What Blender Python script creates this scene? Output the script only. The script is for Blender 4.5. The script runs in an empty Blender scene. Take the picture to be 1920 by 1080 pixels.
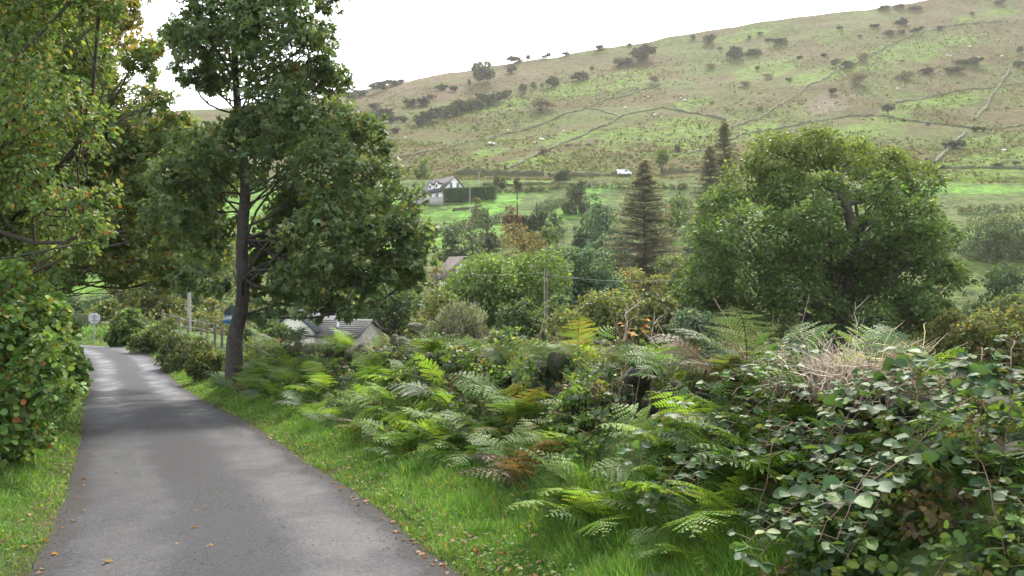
import bpy, math, random
import numpy as np
from math import radians, sin, cos, pi

# ------------------------------------------------------------------ camera, sky, sun, exposure
S = bpy.context.scene
COL = S.collection
EYE, HOR, F = 1.7, 500.0, 1600.0          # eye height (m), horizon row and focal length of the 1920x1080 photograph
cam = bpy.data.objects.new('camera', bpy.data.cameras.new('camera'))
COL.objects.link(cam)
cam.location = (0, 0, EYE)
cam.rotation_euler = (radians(90), 0, 0)
cam.data.sensor_width = 36.0
cam.data.lens = 30.0
cam.data.shift_y = -40.0 / 1920.0
cam.data.clip_start = 0.05
cam.data.clip_end = 6000
S.camera = cam

SUN_EL, SUN_AZ = radians(46), radians(14)   # ahead and a little to the right, through thin cloud
W = bpy.data.worlds.new('World')
S.world = W
W.use_nodes = True
nt = W.node_tree
nt.nodes.clear()
sky = nt.nodes.new('ShaderNodeTexSky')
sky.sky_type = 'NISHITA'
sky.sun_disc = False
sky.sun_elevation = SUN_EL
sky.sun_rotation = SUN_AZ
sky.dust_density = 3.0
b1 = nt.nodes.new('ShaderNodeBackground'); b1.inputs['Strength'].default_value = 0.10
nt.links.new(sky.outputs[0], b1.inputs['Color'])
b2 = nt.nodes.new('ShaderNodeBackground')    # the white cloud sheet in front of the blue
b2.inputs['Color'].default_value = (1.0, 0.99, 0.97, 1); b2.inputs['Strength'].default_value = 0.62
ad = nt.nodes.new('ShaderNodeAddShader')
nt.links.new(b1.outputs[0], ad.inputs[0]); nt.links.new(b2.outputs[0], ad.inputs[1])
wo = nt.nodes.new('ShaderNodeOutputWorld')
nt.links.new(ad.outputs[0], wo.inputs['Surface'])

sl = bpy.data.lights.new('sun', 'SUN')
sl.energy = 2.3
sl.angle = radians(7)
sl.color = (1.0, 0.95, 0.86)
sun = bpy.data.objects.new('sun', sl)
COL.objects.link(sun)
sun.rotation_euler = (radians(90) - SUN_EL, 0, pi - SUN_AZ)
sun.location = (20, 60, 80)

S.view_settings.view_transform = 'Standard'
S.view_settings.look = 'None'
S.view_settings.exposure = 1.42
S.view_settings.gamma = 1.0
S.render.engine = 'CYCLES'
cy = S.cycles
cy.max_bounces = 7; cy.diffuse_bounces = 5; cy.glossy_bounces = 2; cy.transmission_bounces = 4
cy.transparent_max_bounces = 4; cy.volume_bounces = 1
cy.caustics_reflective = False; cy.caustics_refractive = False
cy.use_denoising = True
cy.sample_clamp_indirect = 6.0

# ------------------------------------------------------------------ helpers
rng = np.random.default_rng(7)
UP = np.array([0., 0., 1.])


def nrm(a):
    return a / np.maximum(np.linalg.norm(a, axis=-1, keepdims=True), 1e-9)


def sstep(t):
    t = np.clip(t, 0, 1)
    return t * t * (3 - 2 * t)


def tag(o, label=None, cat=None, group=None, kind=None):
    if label: o['label'] = label
    if cat: o['category'] = cat
    if group: o['group'] = group
    if kind: o['kind'] = kind
    return o


def empty(name, loc, rz=0.0):
    o = bpy.data.objects.new(name, None)
    COL.objects.link(o)
    o.location = [float(c) for c in loc]
    o.rotation_euler = (0, 0, rz)
    o.empty_display_size = 0.2
    return o


class MB:
    """collects vertices, faces (m,k) and a colour per vertex; build() makes ONE mesh object"""
    def __init__(self):
        self.v, self.f, self.t, self.n = [], [], [], 0

    def add(self, v, f, tint=(.5, .5, .5)):
        v = np.array(v, float).reshape(-1, 3)
        f = np.asarray(f, int)
        t = np.asarray(tint, float)
        if t.ndim == 1: t = np.tile(t, (len(v), 1))
        self.v.append(v); self.f.append(f + self.n); self.t.append(t)
        self.n += len(v)
        return self

    def mesh(self, name, mat, smooth=False):
        me = bpy.data.meshes.new(name)
        V = np.concatenate(self.v); T = np.concatenate(self.t)
        me.vertices.add(len(V)); me.vertices.foreach_set('co', V.astype(np.float32).ravel())
        loops = np.concatenate([f.ravel() for f in self.f])
        tot = np.concatenate([np.full(len(f), f.shape[1]) for f in self.f])
        me.loops.add(len(loops)); me.loops.foreach_set('vertex_index', loops.astype(np.int32))
        me.polygons.add(len(tot))
        me.polygons.foreach_set('loop_start', np.concatenate([[0], np.cumsum(tot)[:-1]]).astype(np.int32))
        if smooth: me.polygons.foreach_set('use_smooth', np.ones(len(tot), bool))
        a = me.attributes.new('tint', 'FLOAT_COLOR', 'POINT')
        a.data.foreach_set('color', np.concatenate([T, np.ones((len(T), 1))], 1).astype(np.float32).ravel())
        me.update(calc_edges=True)
        me.materials.append(mat)
        return me

    def build(self, name, mat, parent=None, smooth=False, loc=None):
        o = bpy.data.objects.new(name, self.mesh(name, mat, smooth))
        COL.objects.link(o)
        if parent is not None: o.parent = parent
        if loc is not None: o.location = [float(c) for c in loc]
        return o

    def box(self, c, s, tint=(.5, .5, .5), rz=0.0):
        c = np.array(c, float); h = np.array(s, float) / 2
        v = np.array([[i, j, k] for k in (-1, 1) for j in (-1, 1) for i in (-1, 1)], float) * h
        v = v @ rotz(rz).T + c
        return self.add(v, [[0, 2, 3, 1], [4, 5, 7, 6], [0, 1, 5, 4], [2, 6, 7, 3], [0, 4, 6, 2], [1, 3, 7, 5]], tint)

    def tube(self, pts, rad, n=6, tint=(.5, .5, .5), cap=True):
        P_ = np.asarray(pts, float); R_ = np.broadcast_to(np.asarray(rad, float), (len(P_),))
        d = nrm(np.gradient(P_, axis=0))
        ref = np.where(np.abs(d[:, 2:3]) > .9, np.array([[1., 0, 0]]), UP[None])
        x = nrm(np.cross(ref, d)); y = np.cross(d, x)
        a = np.linspace(0, 2 * pi, n, endpoint=False)
        v = P_[:, None] + R_[:, None, None] * (np.cos(a)[None, :, None] * x[:, None] + np.sin(a)[None, :, None] * y[:, None])
        m = len(P_)
        i = np.arange(m - 1)[:, None] * n; j = np.arange(n)[None]; k = (j + 1) % n
        f = np.stack([i + j, i + k, i + n + k, i + n + j], -1).reshape(-1, 4)
        self.add(v.reshape(-1, 3), f, tint)
        if cap and n == 4:
            self.add(v[0], [[3, 2, 1, 0]], tint); self.add(v[-1], [[0, 1, 2, 3]], tint)
        elif cap:
            self.add(np.vstack([v[-1], P_[-1:]]), [[q, (q + 1) % n, n] for q in range(n)], tint)
            self.add(np.vstack([v[0], P_[:1]]), [[(q + 1) % n, q, n] for q in range(n)], tint)
        return self


def rotz(a):
    return np.array([[cos(a), -sin(a), 0], [sin(a), cos(a), 0], [0, 0, 1]])


def frames(nv, dv):
    """columns x,y,z: y along the leaf, z its face"""
    y = nrm(dv); x = nrm(np.cross(y, nv)); z = np.cross(x, y)
    return np.stack([x, y, z], -1)


LEAF_V = np.array([[0, 0, 0], [0, 1, -.06], [-.30, .26, .07], [-.27, .68, .05], [.30, .26, .07], [.27, .68, .05]])
LEAF_F = np.array([[0, 1, 3, 2], [0, 4, 5, 1]])
THIN_V = LEAF_V * np.array([.5, 1, 1])
ROUND_V = np.array([[0, 0, 0], [0, .5, -.03], [0, 1, -.10], [-.27, .13, .04], [-.43, .47, .08], [-.28, .82, .0], [.27, .13, .04], [.43, .47, .08], [.28, .82, .0]])
ROUND_F = np.array([[0, 1, 4, 3], [1, 2, 5, 4], [0, 6, 7, 1], [1, 7, 8, 2]])


def _maple():
    vs, fs = [], []
    for k, (a, l) in enumerate(((0, 1.0), (58, .82), (-58, .82))):
        q = np.array([[0, .05, 0], [-.21, .45, .05], [0, 1, -.08], [.21, .45, .05]]) * [1.15, l, 1]
        vs.append(q @ rotz(radians(a)).T + [0, 0, .012 * k]); fs.append([4 * k, 4 * k + 3, 4 * k + 2, 4 * k + 1])
    return np.concatenate(vs), np.array(fs)


MAPLE_V, MAPLE_F = _maple()
BLADE_V = np.array([[-.5, 0, 0], [.5, 0, 0], [-.38, .5, .06], [.38, .5, .06], [-.06, 1, .3], [.06, 1, .3]])
BLADE_F = np.array([[0, 1, 3, 2], [2, 3, 5, 4]])


def scatter(mb, tv, tf, pos, R, sc, tint):
    """many copies of one small shape, merged; sc is (n,) or (n,3)"""
    n, k = len(pos), len(tv)
    if n == 0: return mb
    sc = np.asarray(sc, float)
    if sc.ndim == 1: sc = np.repeat(sc[:, None], 3, 1)
    v = np.einsum('nij,nkj->nki', R, tv[None] * sc[:, None, :]) + pos[:, None]
    f = tf[None] + (np.arange(n) * k)[:, None, None]
    return mb.add(v.reshape(-1, 3), f.reshape(-1, tf.shape[1]), np.repeat(tint, k, 0))


def pal(r, n, entries, var=.22):
    """n leaf colours from weighted entries"""
    w = np.array([e[1] for e in entries], float); w /= w.sum()
    c = np.array([e[0] for e in entries])[r.choice(len(entries), n, p=w)]
    return c * np.exp(r.normal(0, var, (n, 1))) * np.exp(r.normal(0, .06, (n, 3)))


# ------------------------------------------------------------------ materials
def mat(name):
    m = bpy.data.materials.new(name)
    m.use_nodes = True
    m.node_tree.nodes.clear()
    return m, m.node_tree


def nd(t, typ, **kw):
    n = t.nodes.new('ShaderNode' + typ)
    for k, v in kw.items():
        if k.startswith('_'):
            setattr(n, k[1:], v); continue
        key = int(k[1:]) if k[0] == 'i' and k[1:].isdigit() else k
        sock = n.inputs[key]
        if hasattr(v, 'bl_rna') and hasattr(v, 'is_output'): t.links.new(v, sock)
        else: sock.default_value = v
    return n


def noise(t, scale, detail=4, rough=.55, vec=None):
    n = nd(t, 'TexNoise', Scale=scale, Detail=detail, Roughness=rough)
    if vec is not None: t.links.new(vec, n.inputs['Vector'])
    return n.outputs['Fac']


def ramp(t, fac, stops):
    r = t.nodes.new('ShaderNodeValToRGB')
    t.links.new(fac, r.inputs[0])
    e = r.color_ramp.elements
    while len(e) < len(stops): e.new(.5)
    for q, (p, c) in zip(e, stops):
        q.position = p; q.color = (c, c, c, 1) if isinstance(c, (int, float)) else (*c, 1)
    return r.outputs[0]


def mix(t, fac, a, b, mode='MIX'):
    m = t.nodes.new('ShaderNodeMix'); m.data_type = 'RGBA'; m.blend_type = mode
    for s, v in ((m.inputs[0], fac), (m.inputs[6], a), (m.inputs[7], b)):
        if hasattr(v, 'is_output'): t.links.new(v, s)
        else: s.default_value = v if isinstance(v, (int, float)) else (*v, 1)
    return m.outputs[2]


def math_(t, op, a, b=0.0):
    m = t.nodes.new('ShaderNodeMath'); m.operation = op
    for s, v in ((m.inputs[0], a), (m.inputs[1], b)):
        if hasattr(v, 'is_output'): t.links.new(v, s)
        else: s.default_value = v
    return m.outputs[0]


def finish(t, sh, bump=None, strength=.3, dist=.02):
    o = t.nodes.new('ShaderNodeOutputMaterial')
    t.links.new(sh.outputs[0], o.inputs['Surface'])
    if bump is not None:
        b = nd(t, 'Bump', Strength=strength, Distance=dist, Height=bump)
        t.links.new(b.outputs[0], sh.inputs['Normal'])


def tint_out(t):
    return nd(t, 'Attribute', _attribute_name='tint').outputs['Color']


def leaf_material(name, rough=.45, trans=.35, spec=.5):
    m, t = mat(name)
    c = tint_out(t)
    p = nd(t, 'BsdfPrincipled', Roughness=rough)
    t.links.new(c, p.inputs['Base Color']); p.inputs['Specular IOR Level'].default_value = spec
    tr = nd(t, 'BsdfTranslucent')
    t.links.new(mix(t, 1.0, c, (1.5, 1.45, .7), 'MULTIPLY'), tr.inputs['Color'])
    mx = nd(t, 'MixShader', Fac=trans)
    t.links.new(p.outputs[0], mx.inputs[1]); t.links.new(tr.outputs[0], mx.inputs[2])
    o = t.nodes.new('ShaderNodeOutputMaterial'); t.links.new(mx.outputs[0], o.inputs['Surface'])
    return m


M_LEAF = leaf_material('foliage', .55, .42, .25)
M_GLOSS = leaf_material('waxy_foliage', .52, .32, .2)
M_FERN = leaf_material('bracken_frond', .5, .5, .3)
M_GRASS = leaf_material('grass_blades', .5, .42, .4)


def tinted(name, rough=.8, nscale=12., amp=.5, bump=.3, dist=.02, spec=.3):
    """surface whose own colour comes from the mesh, broken up by noise in object space"""
    m, t = mat(name)
    oc = nd(t, 'TexCoord').outputs['Object']
    n1 = noise(t, nscale, 6, .6, oc)
    c = mix(t, 1.0, tint_out(t), ramp(t, n1, ((.25, 1 - amp), (.75, 1 + amp))), 'MULTIPLY')
    p = nd(t, 'BsdfPrincipled', Roughness=rough)
    p.inputs['Specular IOR Level'].default_value = spec
    t.links.new(c, p.inputs['Base Color'])
    finish(t, p, n1, bump, dist)
    return m


M_BARK = tinted('bark', .9, 9., .45, .6, .03)
M_WOOD = tinted('weathered_wood', .85, 14., .35, .4, .01)
M_PAINT = tinted('painted_render', .7, 3., .1, .1, .01)
M_SLATE = tinted('slate', .8, 6., .25, .2, .01, .25)
M_METAL = tinted('dull_metal', .45, 20., .15, .05, .005, .5)
M_PLAIN = tinted('dark_glass', .15, 2., .1, 0., .001, .6)
M_STALK = tinted('dry_stalks', .8, 20., .3, .1, .005)


def stone_material():
    m, t = mat('lichened_stone')
    oc = nd(t, 'TexCoord').outputs['Object']
    n1 = noise(t, 3.5, 6, .65, oc); n2 = ramp(t, noise(t, 13, 7, .75, oc), ((.32, 0.), (.68, 1.))); n3 = noise(t, 1.7, 4, .6, oc)
    c = mix(t, n2, (.035, .033, .031), (.15, .145, .138))
    c = mix(t, 1.0, c, tint_out(t), 'MULTIPLY')
    c = mix(t, ramp(t, n1, ((.56, 0.), (.66, .7))), c, (.3, .3, .27))
    c = mix(t, ramp(t, n3, ((.36, 0.), (.47, .92))), c, (.06, .07, .018))
    p = nd(t, 'BsdfPrincipled', Roughness=.85)
    t.links.new(c, p.inputs['Base Color'])
    finish(t, p, n2, 1.0, .05)
    return m


M_STONE = stone_material()


def road_material():
    m, t = mat('wet_asphalt')
    oc = nd(t, 'TexCoord').outputs['Object']
    uv = nd(t, 'UVMap', _uv_map='lane').outputs[0]
    lat = nd(t, 'SeparateXYZ'); t.links.new(uv, lat.inputs[0])
    wob = math_(t, 'MULTIPLY_ADD', noise(t, .9, 4, .6, oc), .5)
    u = math_(t, 'ADD', lat.outputs['X'], math_(t, 'MULTIPLY', math_(t, 'SUBTRACT', noise(t, .7, 4, .6, oc), .5), .8))
    au = math_(t, 'ABSOLUTE', u)
    middle = ramp(t, au, ((.15, 1.), (.5, 0.)))                 # gravelly strip between the wheel tracks
    edge = ramp(t, math_(t, 'DIVIDE', au, 2.), ((.55, 0.), (.66, 1.)))
    fine = noise(t, 62., 4, .75, oc); grain = noise(t, 210., 2, .6, oc); big = noise(t, .8, 5, .6, oc); mid = noise(t, 5., 5, .65, oc)
    c = mix(t, ramp(t, fine, ((.35, 0.), (.68, 1.))), (.008, .008, .009), (.064, .063, .069))
    c = mix(t, 1.0, c, ramp(t, noise(t, 26., 3, .8, oc), ((.34, .45), (.5, 1.), (.66, 1.75))), 'MULTIPLY')
    c = mix(t, ramp(t, mid, ((.3, 0.), (.75, .4))), c, (.035, .034, .034))
    c = mix(t, math_(t, 'MULTIPLY', middle, .55), c, (.024, .0235, .024))
    c = mix(t, math_(t, 'MULTIPLY', edge, ramp(t, mid, ((.3, .3), (.6, .95)))), c, (.04, .034, .026))
    track = ramp(t, math_(t, 'ABSOLUTE', math_(t, 'SUBTRACT', au, .74)), ((.12, 1.), (.42, 0.)))
    wet = math_(t, 'MULTIPLY', ramp(t, big, ((.36, .15), (.62, 1.))), track)
    r0 = math_(t, 'SUBTRACT', .88, math_(t, 'MULTIPLY', wet, .54))
    rough = math_(t, 'ADD', r0, math_(t, 'MULTIPLY', edge, .25))
    p = nd(t, 'BsdfPrincipled')
    t.links.new(c, p.inputs['Base Color']); t.links.new(rough, p.inputs['Roughness'])
    p.inputs['Specular IOR Level'].default_value = .42
    h = math_(t, 'ADD', math_(t, 'ADD', fine, math_(t, 'MULTIPLY', grain, .6)), math_(t, 'MULTIPLY', noise(t, 26., 3, .8, oc), .9))
    finish(t, p, h, .8, .009)
    return m


M_ROAD = road_material()


def ground_material():
    """turf, rushes and bracken; the tint attribute says what grows where"""
    m, t = mat('turf_and_bracken')
    oc = nd(t, 'TexCoord').outputs['Object']
    base = tint_out(t)
    big = noise(t, .035, 6, .6, oc); mid = noise(t, .16, 6, .65, oc); fine = noise(t, .75, 5, .7, oc)
    c = mix(t, ramp(t, mid, ((.42, 0.), (.66, .55))), base, (.046, .04, .015))
    c = mix(t, ramp(t, big, ((.45, 0.), (.7, .35))), c, (.052, .056, .015))
    c = mix(t, 1.0, c, ramp(t, fine, ((.3, .35), (.5, 1.), (.7, 1.5))), 'MULTIPLY')
    c = mix(t, 1.0, c, ramp(t, noise(t, .28, 5, .7, oc), ((.33, .45), (.5, 1.), (.66, 1.55))), 'MULTIPLY')
    p = nd(t, 'BsdfPrincipled', Roughness=.95)
    p.inputs['Specular IOR Level'].default_value = .1
    t.links.new(c, p.inputs['Base Color'])
    finish(t, p, fine, .8, .6)
    return m


M_GROUND = ground_material()

# ------------------------------------------------------------------ the lane and the lie of the land
_ctl = np.array([(2.4, -9, .62), (.55, 0, .06), (-1.78, 5.6, -.33), (-2.58, 7.5, -.48), (-3.73, 10, -.70), (-5.71, 14.2, -1.02),
                 (-9.35, 21.6, -1.66), (-12.8, 28.8, -2.2), (-15.9, 35, -2.3), (-18.2, 39, -2.3), (-20.8, 43, -2.45),
                 (-24.4, 48, -2.85), (-29, 53, -3.2), (-37, 57, -3.4), (-60, 61, -3.6)])


def _smooth(c, n=14):
    out = []
    for i in range(len(c) - 1):
        p0, p1, p2, p3 = c[max(i - 1, 0)], c[i], c[i + 1], c[min(i + 2, len(c) - 1)]
        for t in np.linspace(0, 1, n, endpoint=False):
            out.append(.5 * (2 * p1 + (p2 - p0) * t + (2 * p0 - 5 * p1 + 4 * p2 - p3) * t * t + (3 * p1 - p0 - 3 * p2 + p3) * t ** 3))
    out.append(c[-1])
    return np.array(out)


RC = _smooth(_ctl)
_rd = nrm(np.gradient(RC[:, :2], axis=0))
RN = np.stack([_rd[:, 1], -_rd[:, 0]], 1)          # to the right of travel
RS = np.concatenate([[0], np.cumsum(np.linalg.norm(np.diff(RC[:, :2], axis=0), axis=1))])


def lane(Y, d):
    """point beside the lane: centre line at depth Y, d metres to the right"""
    i = np.interp(Y, RC[:, 1], np.arange(len(RC)))
    k = np.arange(len(RC))
    x = np.interp(i, k, RC[:, 0]) + d * np.interp(i, k, RN[:, 0])
    y = np.interp(i, k, RC[:, 1]) + d * np.interp(i, k, RN[:, 1])
    return x, y, np.interp(i, k, RC[:, 2])


def road_query(x, y):
    """signed distance from the lane's centre line (right positive) and the lane's height there"""
    x = np.asarray(x, float); y = np.asarray(y, float)
    best = np.full(x.shape, 1e9); sd = np.zeros(x.shape); zz = np.zeros(x.shape)
    for i in range(0, len(RC) - 1, 2):
        j = min(i + 2, len(RC) - 1)
        a = RC[i]; b = RC[j]; e = b[:2] - a[:2]
        t = np.clip(((x - a[0]) * e[0] + (y - a[1]) * e[1]) / (e @ e), 0, 1)
        dx = x - a[0] - t * e[0]; dy = y - a[1] - t * e[1]
        d2 = dx * dx + dy * dy
        m = d2 < best
        best = np.where(m, d2, best)
        sd = np.where(m, np.where(dx * e[1] - dy * e[0] > 0, 1., -1.) * np.sqrt(d2), sd)
        zz = np.where(m, a[2] + t * (b[2] - a[2]), zz)
    return sd, zz


_PY = [-40, 0, 15, 30, 45, 60, 80, 100, 120, 150, 180, 220, 240, 262, 275]
_PZ = [3, 0, -1.6, -3.4, -4.8, -6, -7.3, -7.6, -5, 1.8, 8.6, 17, 21, 28.6, 30]
_SKX = np.array([-900, -300, 0, 350, 560, 660, 760, 900, 1000, 1100, 1200, 1300, 1400, 1500, 1600, 1690, 1750, 1960, 2600])
_SKY = np.array([250, 235, 222, 203, 188, 172, 152, 128, 112, 95, 80, 62, 46, 30, 16, 5, -4, -16, -20])
YR = 650.


def vnoise(x, y, s, seed=0):
    """cheap smooth value noise"""
    r = np.random.default_rng(seed); g = r.random((64, 64))
    u = x / s; v = y / s
    i = np.floor(u).astype(int); j = np.floor(v).astype(int)
    fu = u - i; fv = v - j
    fu = fu * fu * (3 - 2 * fu); fv = fv * fv * (3 - 2 * fv)
    q = lambda a, b: g[a % 64, b % 64]
    return (q(i, j) * (1 - fu) + q(i + 1, j) * fu) * (1 - fv) + (q(i, j + 1) * (1 - fu) + q(i + 1, j + 1) * fu) * fv - .5


def terrain(x, y):
    x = np.asarray(x, float); y = np.asarray(y, float)
    zf = np.interp(y, _PY, _PZ)
    zf = zf + sstep((y - 30) / 60) * (vnoise(x, y, 38, 1) * 3.0 + vnoise(x, y, 11, 2) * .7)
    sk = np.interp(x * F / YR + 960, _SKX, _SKY)
    e1 = (HOR - sk) / F
    t = np.clip((y - 275) / (YR - 275), 0, 1.0)
    e0 = (30 - EYE) / 275
    zh = EYE + y * (e0 + (e1 - e0) * t ** .85)
    zr_ = EYE + YR * e1
    zh = np.where(y > YR, zr_ - .22 * (y - YR), zh)
    zh = zh + sstep((y - 270) / 90) * (vnoise(x, y, 60, 3) * 5 + vnoise(x, y, 17, 4) * 2.0 + vnoise(x, y, 6, 5) * .6)
    zf = np.where(y > 275, zh, zf)
    d, zr = road_query(x, y)
    bank = np.interp(d, [-8, -4, -2.9, -2.2, -1.7, -1.32, -1.25, 1.25, 1.32, 1.7, 2.15, 2.65, 3.2, 4.2, 8],
                     [.9, .85, .45, .2, .08, .0, -.06, -.06, .0, .05, .12, .42, .75, .7, .3])
    bank = bank + np.where(np.abs(d) > 1.4, vnoise(x, y, .9, 6) * .10, 0)
    zn = zr + bank
    w = np.where(d > 0, sstep((d - 4.2) / 13), sstep((-d - 8) / 26))
    return zn * (1 - w) + zf * w


def P(px, py, Y):
    """world point at depth Y along the sight line of photo pixel (px, py)"""
    return np.array([(px - 960) / F * Y, Y, EYE + (HOR - py) / F * Y])


def G(px, Y):
    x = (px - 960) / F * Y
    return np.array([x, Y, float(terrain(np.array([x]), np.array([Y]))[0])])


_HY = np.concatenate([np.arange(20, 110, .5), np.arange(110, 760, .8)])


def H(px, py, lo=100):
    """where the sight line of a photo pixel meets the land"""
    Y = _HY[_HY >= lo]
    x = (px - 960) / F * Y
    z = terrain(x, Y); zl = EYE + (HOR - py) / F * Y
    k = np.nonzero(z >= zl)[0]
    i = k[0] if len(k) else int(np.argmin(zl - z))
    return np.array([x[i], Y[i], z[i]])


# ground sheet
def build_ground():
    a = 8.
    xs = a * np.sinh(np.linspace(-np.arcsinh(900 / a), np.arcsinh(1100 / a), 560))
    ys = np.concatenate([np.linspace(-60, -8, 20)[:-1], np.linspace(-8, 32, 190)[:-1], np.arange(32, 110, .8), np.arange(110, 280, 1.6),
                         np.arange(280, 660, 2.2), np.geomspace(660, 1300, 16)])
    X, Y = np.meshgrid(xs, ys)
    Z = terrain(X.ravel(), Y.ravel()).reshape(X.shape)
    nx, ny = len(xs), len(ys)
    x, y, z = X.ravel(), Y.ravel(), Z.ravel()
    n1 = vnoise(x, y, 25, 11); n2 = vnoise(x, y, 9, 12); n3 = vnoise(x, y, 70, 13)
    brown = np.array([.07, .054, .015]); olive = np.array([.058, .08, .010]); green = np.array([.08, .145, .009]); red = np.array([.10, .062, .034])
    k = np.clip(.5 + n1 * 2.0 + n2 * 1.4, 0, 1)[:, None]
    hill = brown * (1 - k) + olive * k
    px = 960 + F * x / np.maximum(y, 1); py = HOR - F * (z - EYE) / np.maximum(y, 1)
    g = np.zeros(len(x))
    for cx, cy_, rx, ry in ((1040, 262, 75, 12), (1235, 250, 120, 22), (1300, 270, 90, 20), (1150, 152, 75, 17), (1060, 170, 100, 14),
                            (950, 195, 70, 10), (1440, 132, 60, 15), (1530, 142, 55, 14), (1700, 100, 130, 20), (1390, 68, 55, 9),
                            (1600, 250, 120, 18), (1770, 190, 110, 13), (1420, 247, 45, 20), (1000, 300, 70, 9), (1790, 335, 150, 22),
                            (1830, 300, 130, 10), (1850, 30, 60, 9), (900, 290, 60, 7), (1300, 195, 40, 8), (1660, 225, 60, 10), (1850, 265, 70, 9)):
        q = ((px - cx) / rx) ** 2 + ((py - cy_ + (px - cx) * .18) / ry) ** 2
        g = np.maximum(g, np.clip(1.5 - q, 0, 1))
    g = np.clip(g * (1.0 + n2 * 1.5) + n1 * .25, 0, 1)[:, None]
    hill = hill * (1 - g) + green * g
    rr = np.clip(1.3 - ((px - 800) / 230) ** 2 - ((py - 165 + (px - 800) * .15) / 38) ** 2, 0, 1)[:, None] * np.clip(.6 + n2[:, None] * 2, 0, 1)
    hill = hill * (1 - rr) + red * rr
    sc = (np.clip(1.4 - ((px - 1560) / 55) ** 2 - ((py - 192 + (px - 1560) * .25) / 20) ** 2, 0, 1) * np.clip(.7 + n2 * 2, 0, 1))[:, None]
    hill = hill * (1 - sc) + np.array([.125, .1, .07]) * sc
    f2 = np.clip(.5 + n3 * 1.2 + n2 * .35, 0, 1)[:, None]
    field = np.array([.085, .215, .022]) * (1 - f2) + np.array([.11, .2, .026]) * f2
    gg = np.zeros(len(x))
    for cx, cy_, rx, ry, tl in ((885, 398, 85, 17, -.25), (1065, 396, 66, 15, -.3), (1000, 341, 75, 6, 0), (1125, 353, 45, 6, -.1), (865, 446, 90, 14, -.2), (1285, 432, 75, 26, 0),
                                (935, 372, 45, 10, -.2), (1880, 440, 80, 12, 0), (1800, 350, 160, 14, 0), (140, 535, 90, 18, 0), (1090, 368, 40, 5, -.2), (560, 420, 260, 60, 0)):
        q = ((px - cx) / rx) ** 2 + ((py - cy_ - (px - cx) * tl) / ry) ** 2
        gg = np.maximum(gg, np.clip((1.35 - q) * 2.2, 0, 1))
    gg = np.clip(gg + n2 * .35, 0, 1)[:, None]
    rough = np.array([.055, .105, .02]) * (1 - f2) + np.array([.08, .098, .026]) * f2
    field = rough * (1 - gg) + field * gg
    wood = np.array([.06, .08, .03])
    w1 = sstep((y - 255) / 12)[:, None]
    c = field * (1 - w1) + hill * w1
    w2 = sstep((y - 105) / 30)[:, None]
    near = np.array([.055, .095, .022]) * (1 + n2[:, None] * .8)
    c = (wood * (1 - w2) + c * w2)
    d, _ = road_query(x, y)
    w3 = sstep((np.abs(d) - 6) / 10)[:, None]
    c = near * (1 - w3) + c * w3
    mud = (np.clip(1 - np.abs(np.abs(d) - 1.38) / .22, 0, 1) * (y < 60))[:, None]
    c = c * (1 - mud) + np.array([.06, .045, .028]) * mud
    i = (np.arange(ny - 1)[:, None] * nx + np.arange(nx - 1)[None]).ravel()
    f = np.stack([i, i + 1, i + nx + 1, i + nx], 1)
    o = MB().add(np.stack([x, y, z], 1), f, c).build('ground', M_GROUND, smooth=True)
    tag(o, 'rough hillside, green fields and grassy verges of the valley', 'ground', kind='structure')


build_ground()


def build_lane():
    """the asphalt sheet with a slight crown and ragged edges"""
    n = len(RC) * 5
    k = np.linspace(0, len(RC) - 1, n); kk = np.arange(len(RC))
    c = np.stack([np.interp(k, kk, RC[:, q]) for q in range(3)], 1)
    nn = nrm(np.stack([np.interp(k, kk, RN[:, q]) for q in range(2)], 1))
    s = np.interp(k, kk, RS)
    us = np.array([-1.34, -1.2, -.95, -.65, -.35, 0, .35, .65, .95, 1.2, 1.34])
    m = len(us)
    wl = 1 + .045 * vnoise(s, s * 0, 1.1, 21) + .035 * vnoise(s, s * 0, .35, 22); wr = 1 + .05 * vnoise(s, s * 0 + 9, 1.0, 23) + .035 * vnoise(s, s * 0, .3, 24)
    U = us[None] * np.where(us[None] < 0, wl[:, None], wr[:, None])
    V = np.zeros((n, m, 3))
    V[..., 0] = c[:, None, 0] + U * nn[:, None, 0]; V[..., 1] = c[:, None, 1] + U * nn[:, None, 1]
    rut = -.012 * np.exp(-((np.abs(us) - .72) / .25) ** 2) + .025 * (1 - (us / 1.34) ** 2)
    V[..., 2] = c[:, None, 2] + rut[None] - .01 * (np.abs(us) > 1.25) + .006 * vnoise(V[..., 0], V[..., 1], .8, 25)
    i = (np.arange(n - 1)[:, None] * m + np.arange(m - 1)[None]).ravel()
    f = np.stack([i, i + 1, i + m + 1, i + m], 1)
    o = MB().add(V.reshape(-1, 3), f).build('lane', M_ROAD, smooth=True)
    uv = o.data.uv_layers.new(name='lane')
    uvs = np.stack([np.tile(us, n), np.repeat(s, m)], 1)
    li = np.empty(len(o.data.loops), np.int32); o.data.loops.foreach_get('vertex_index', li)
    uv.data.foreach_set('uv', uvs[li].astype(np.float32).ravel())
    tag(o, 'narrow wet grey asphalt lane curving away to the left', 'road', kind='structure')


build_lane()

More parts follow.
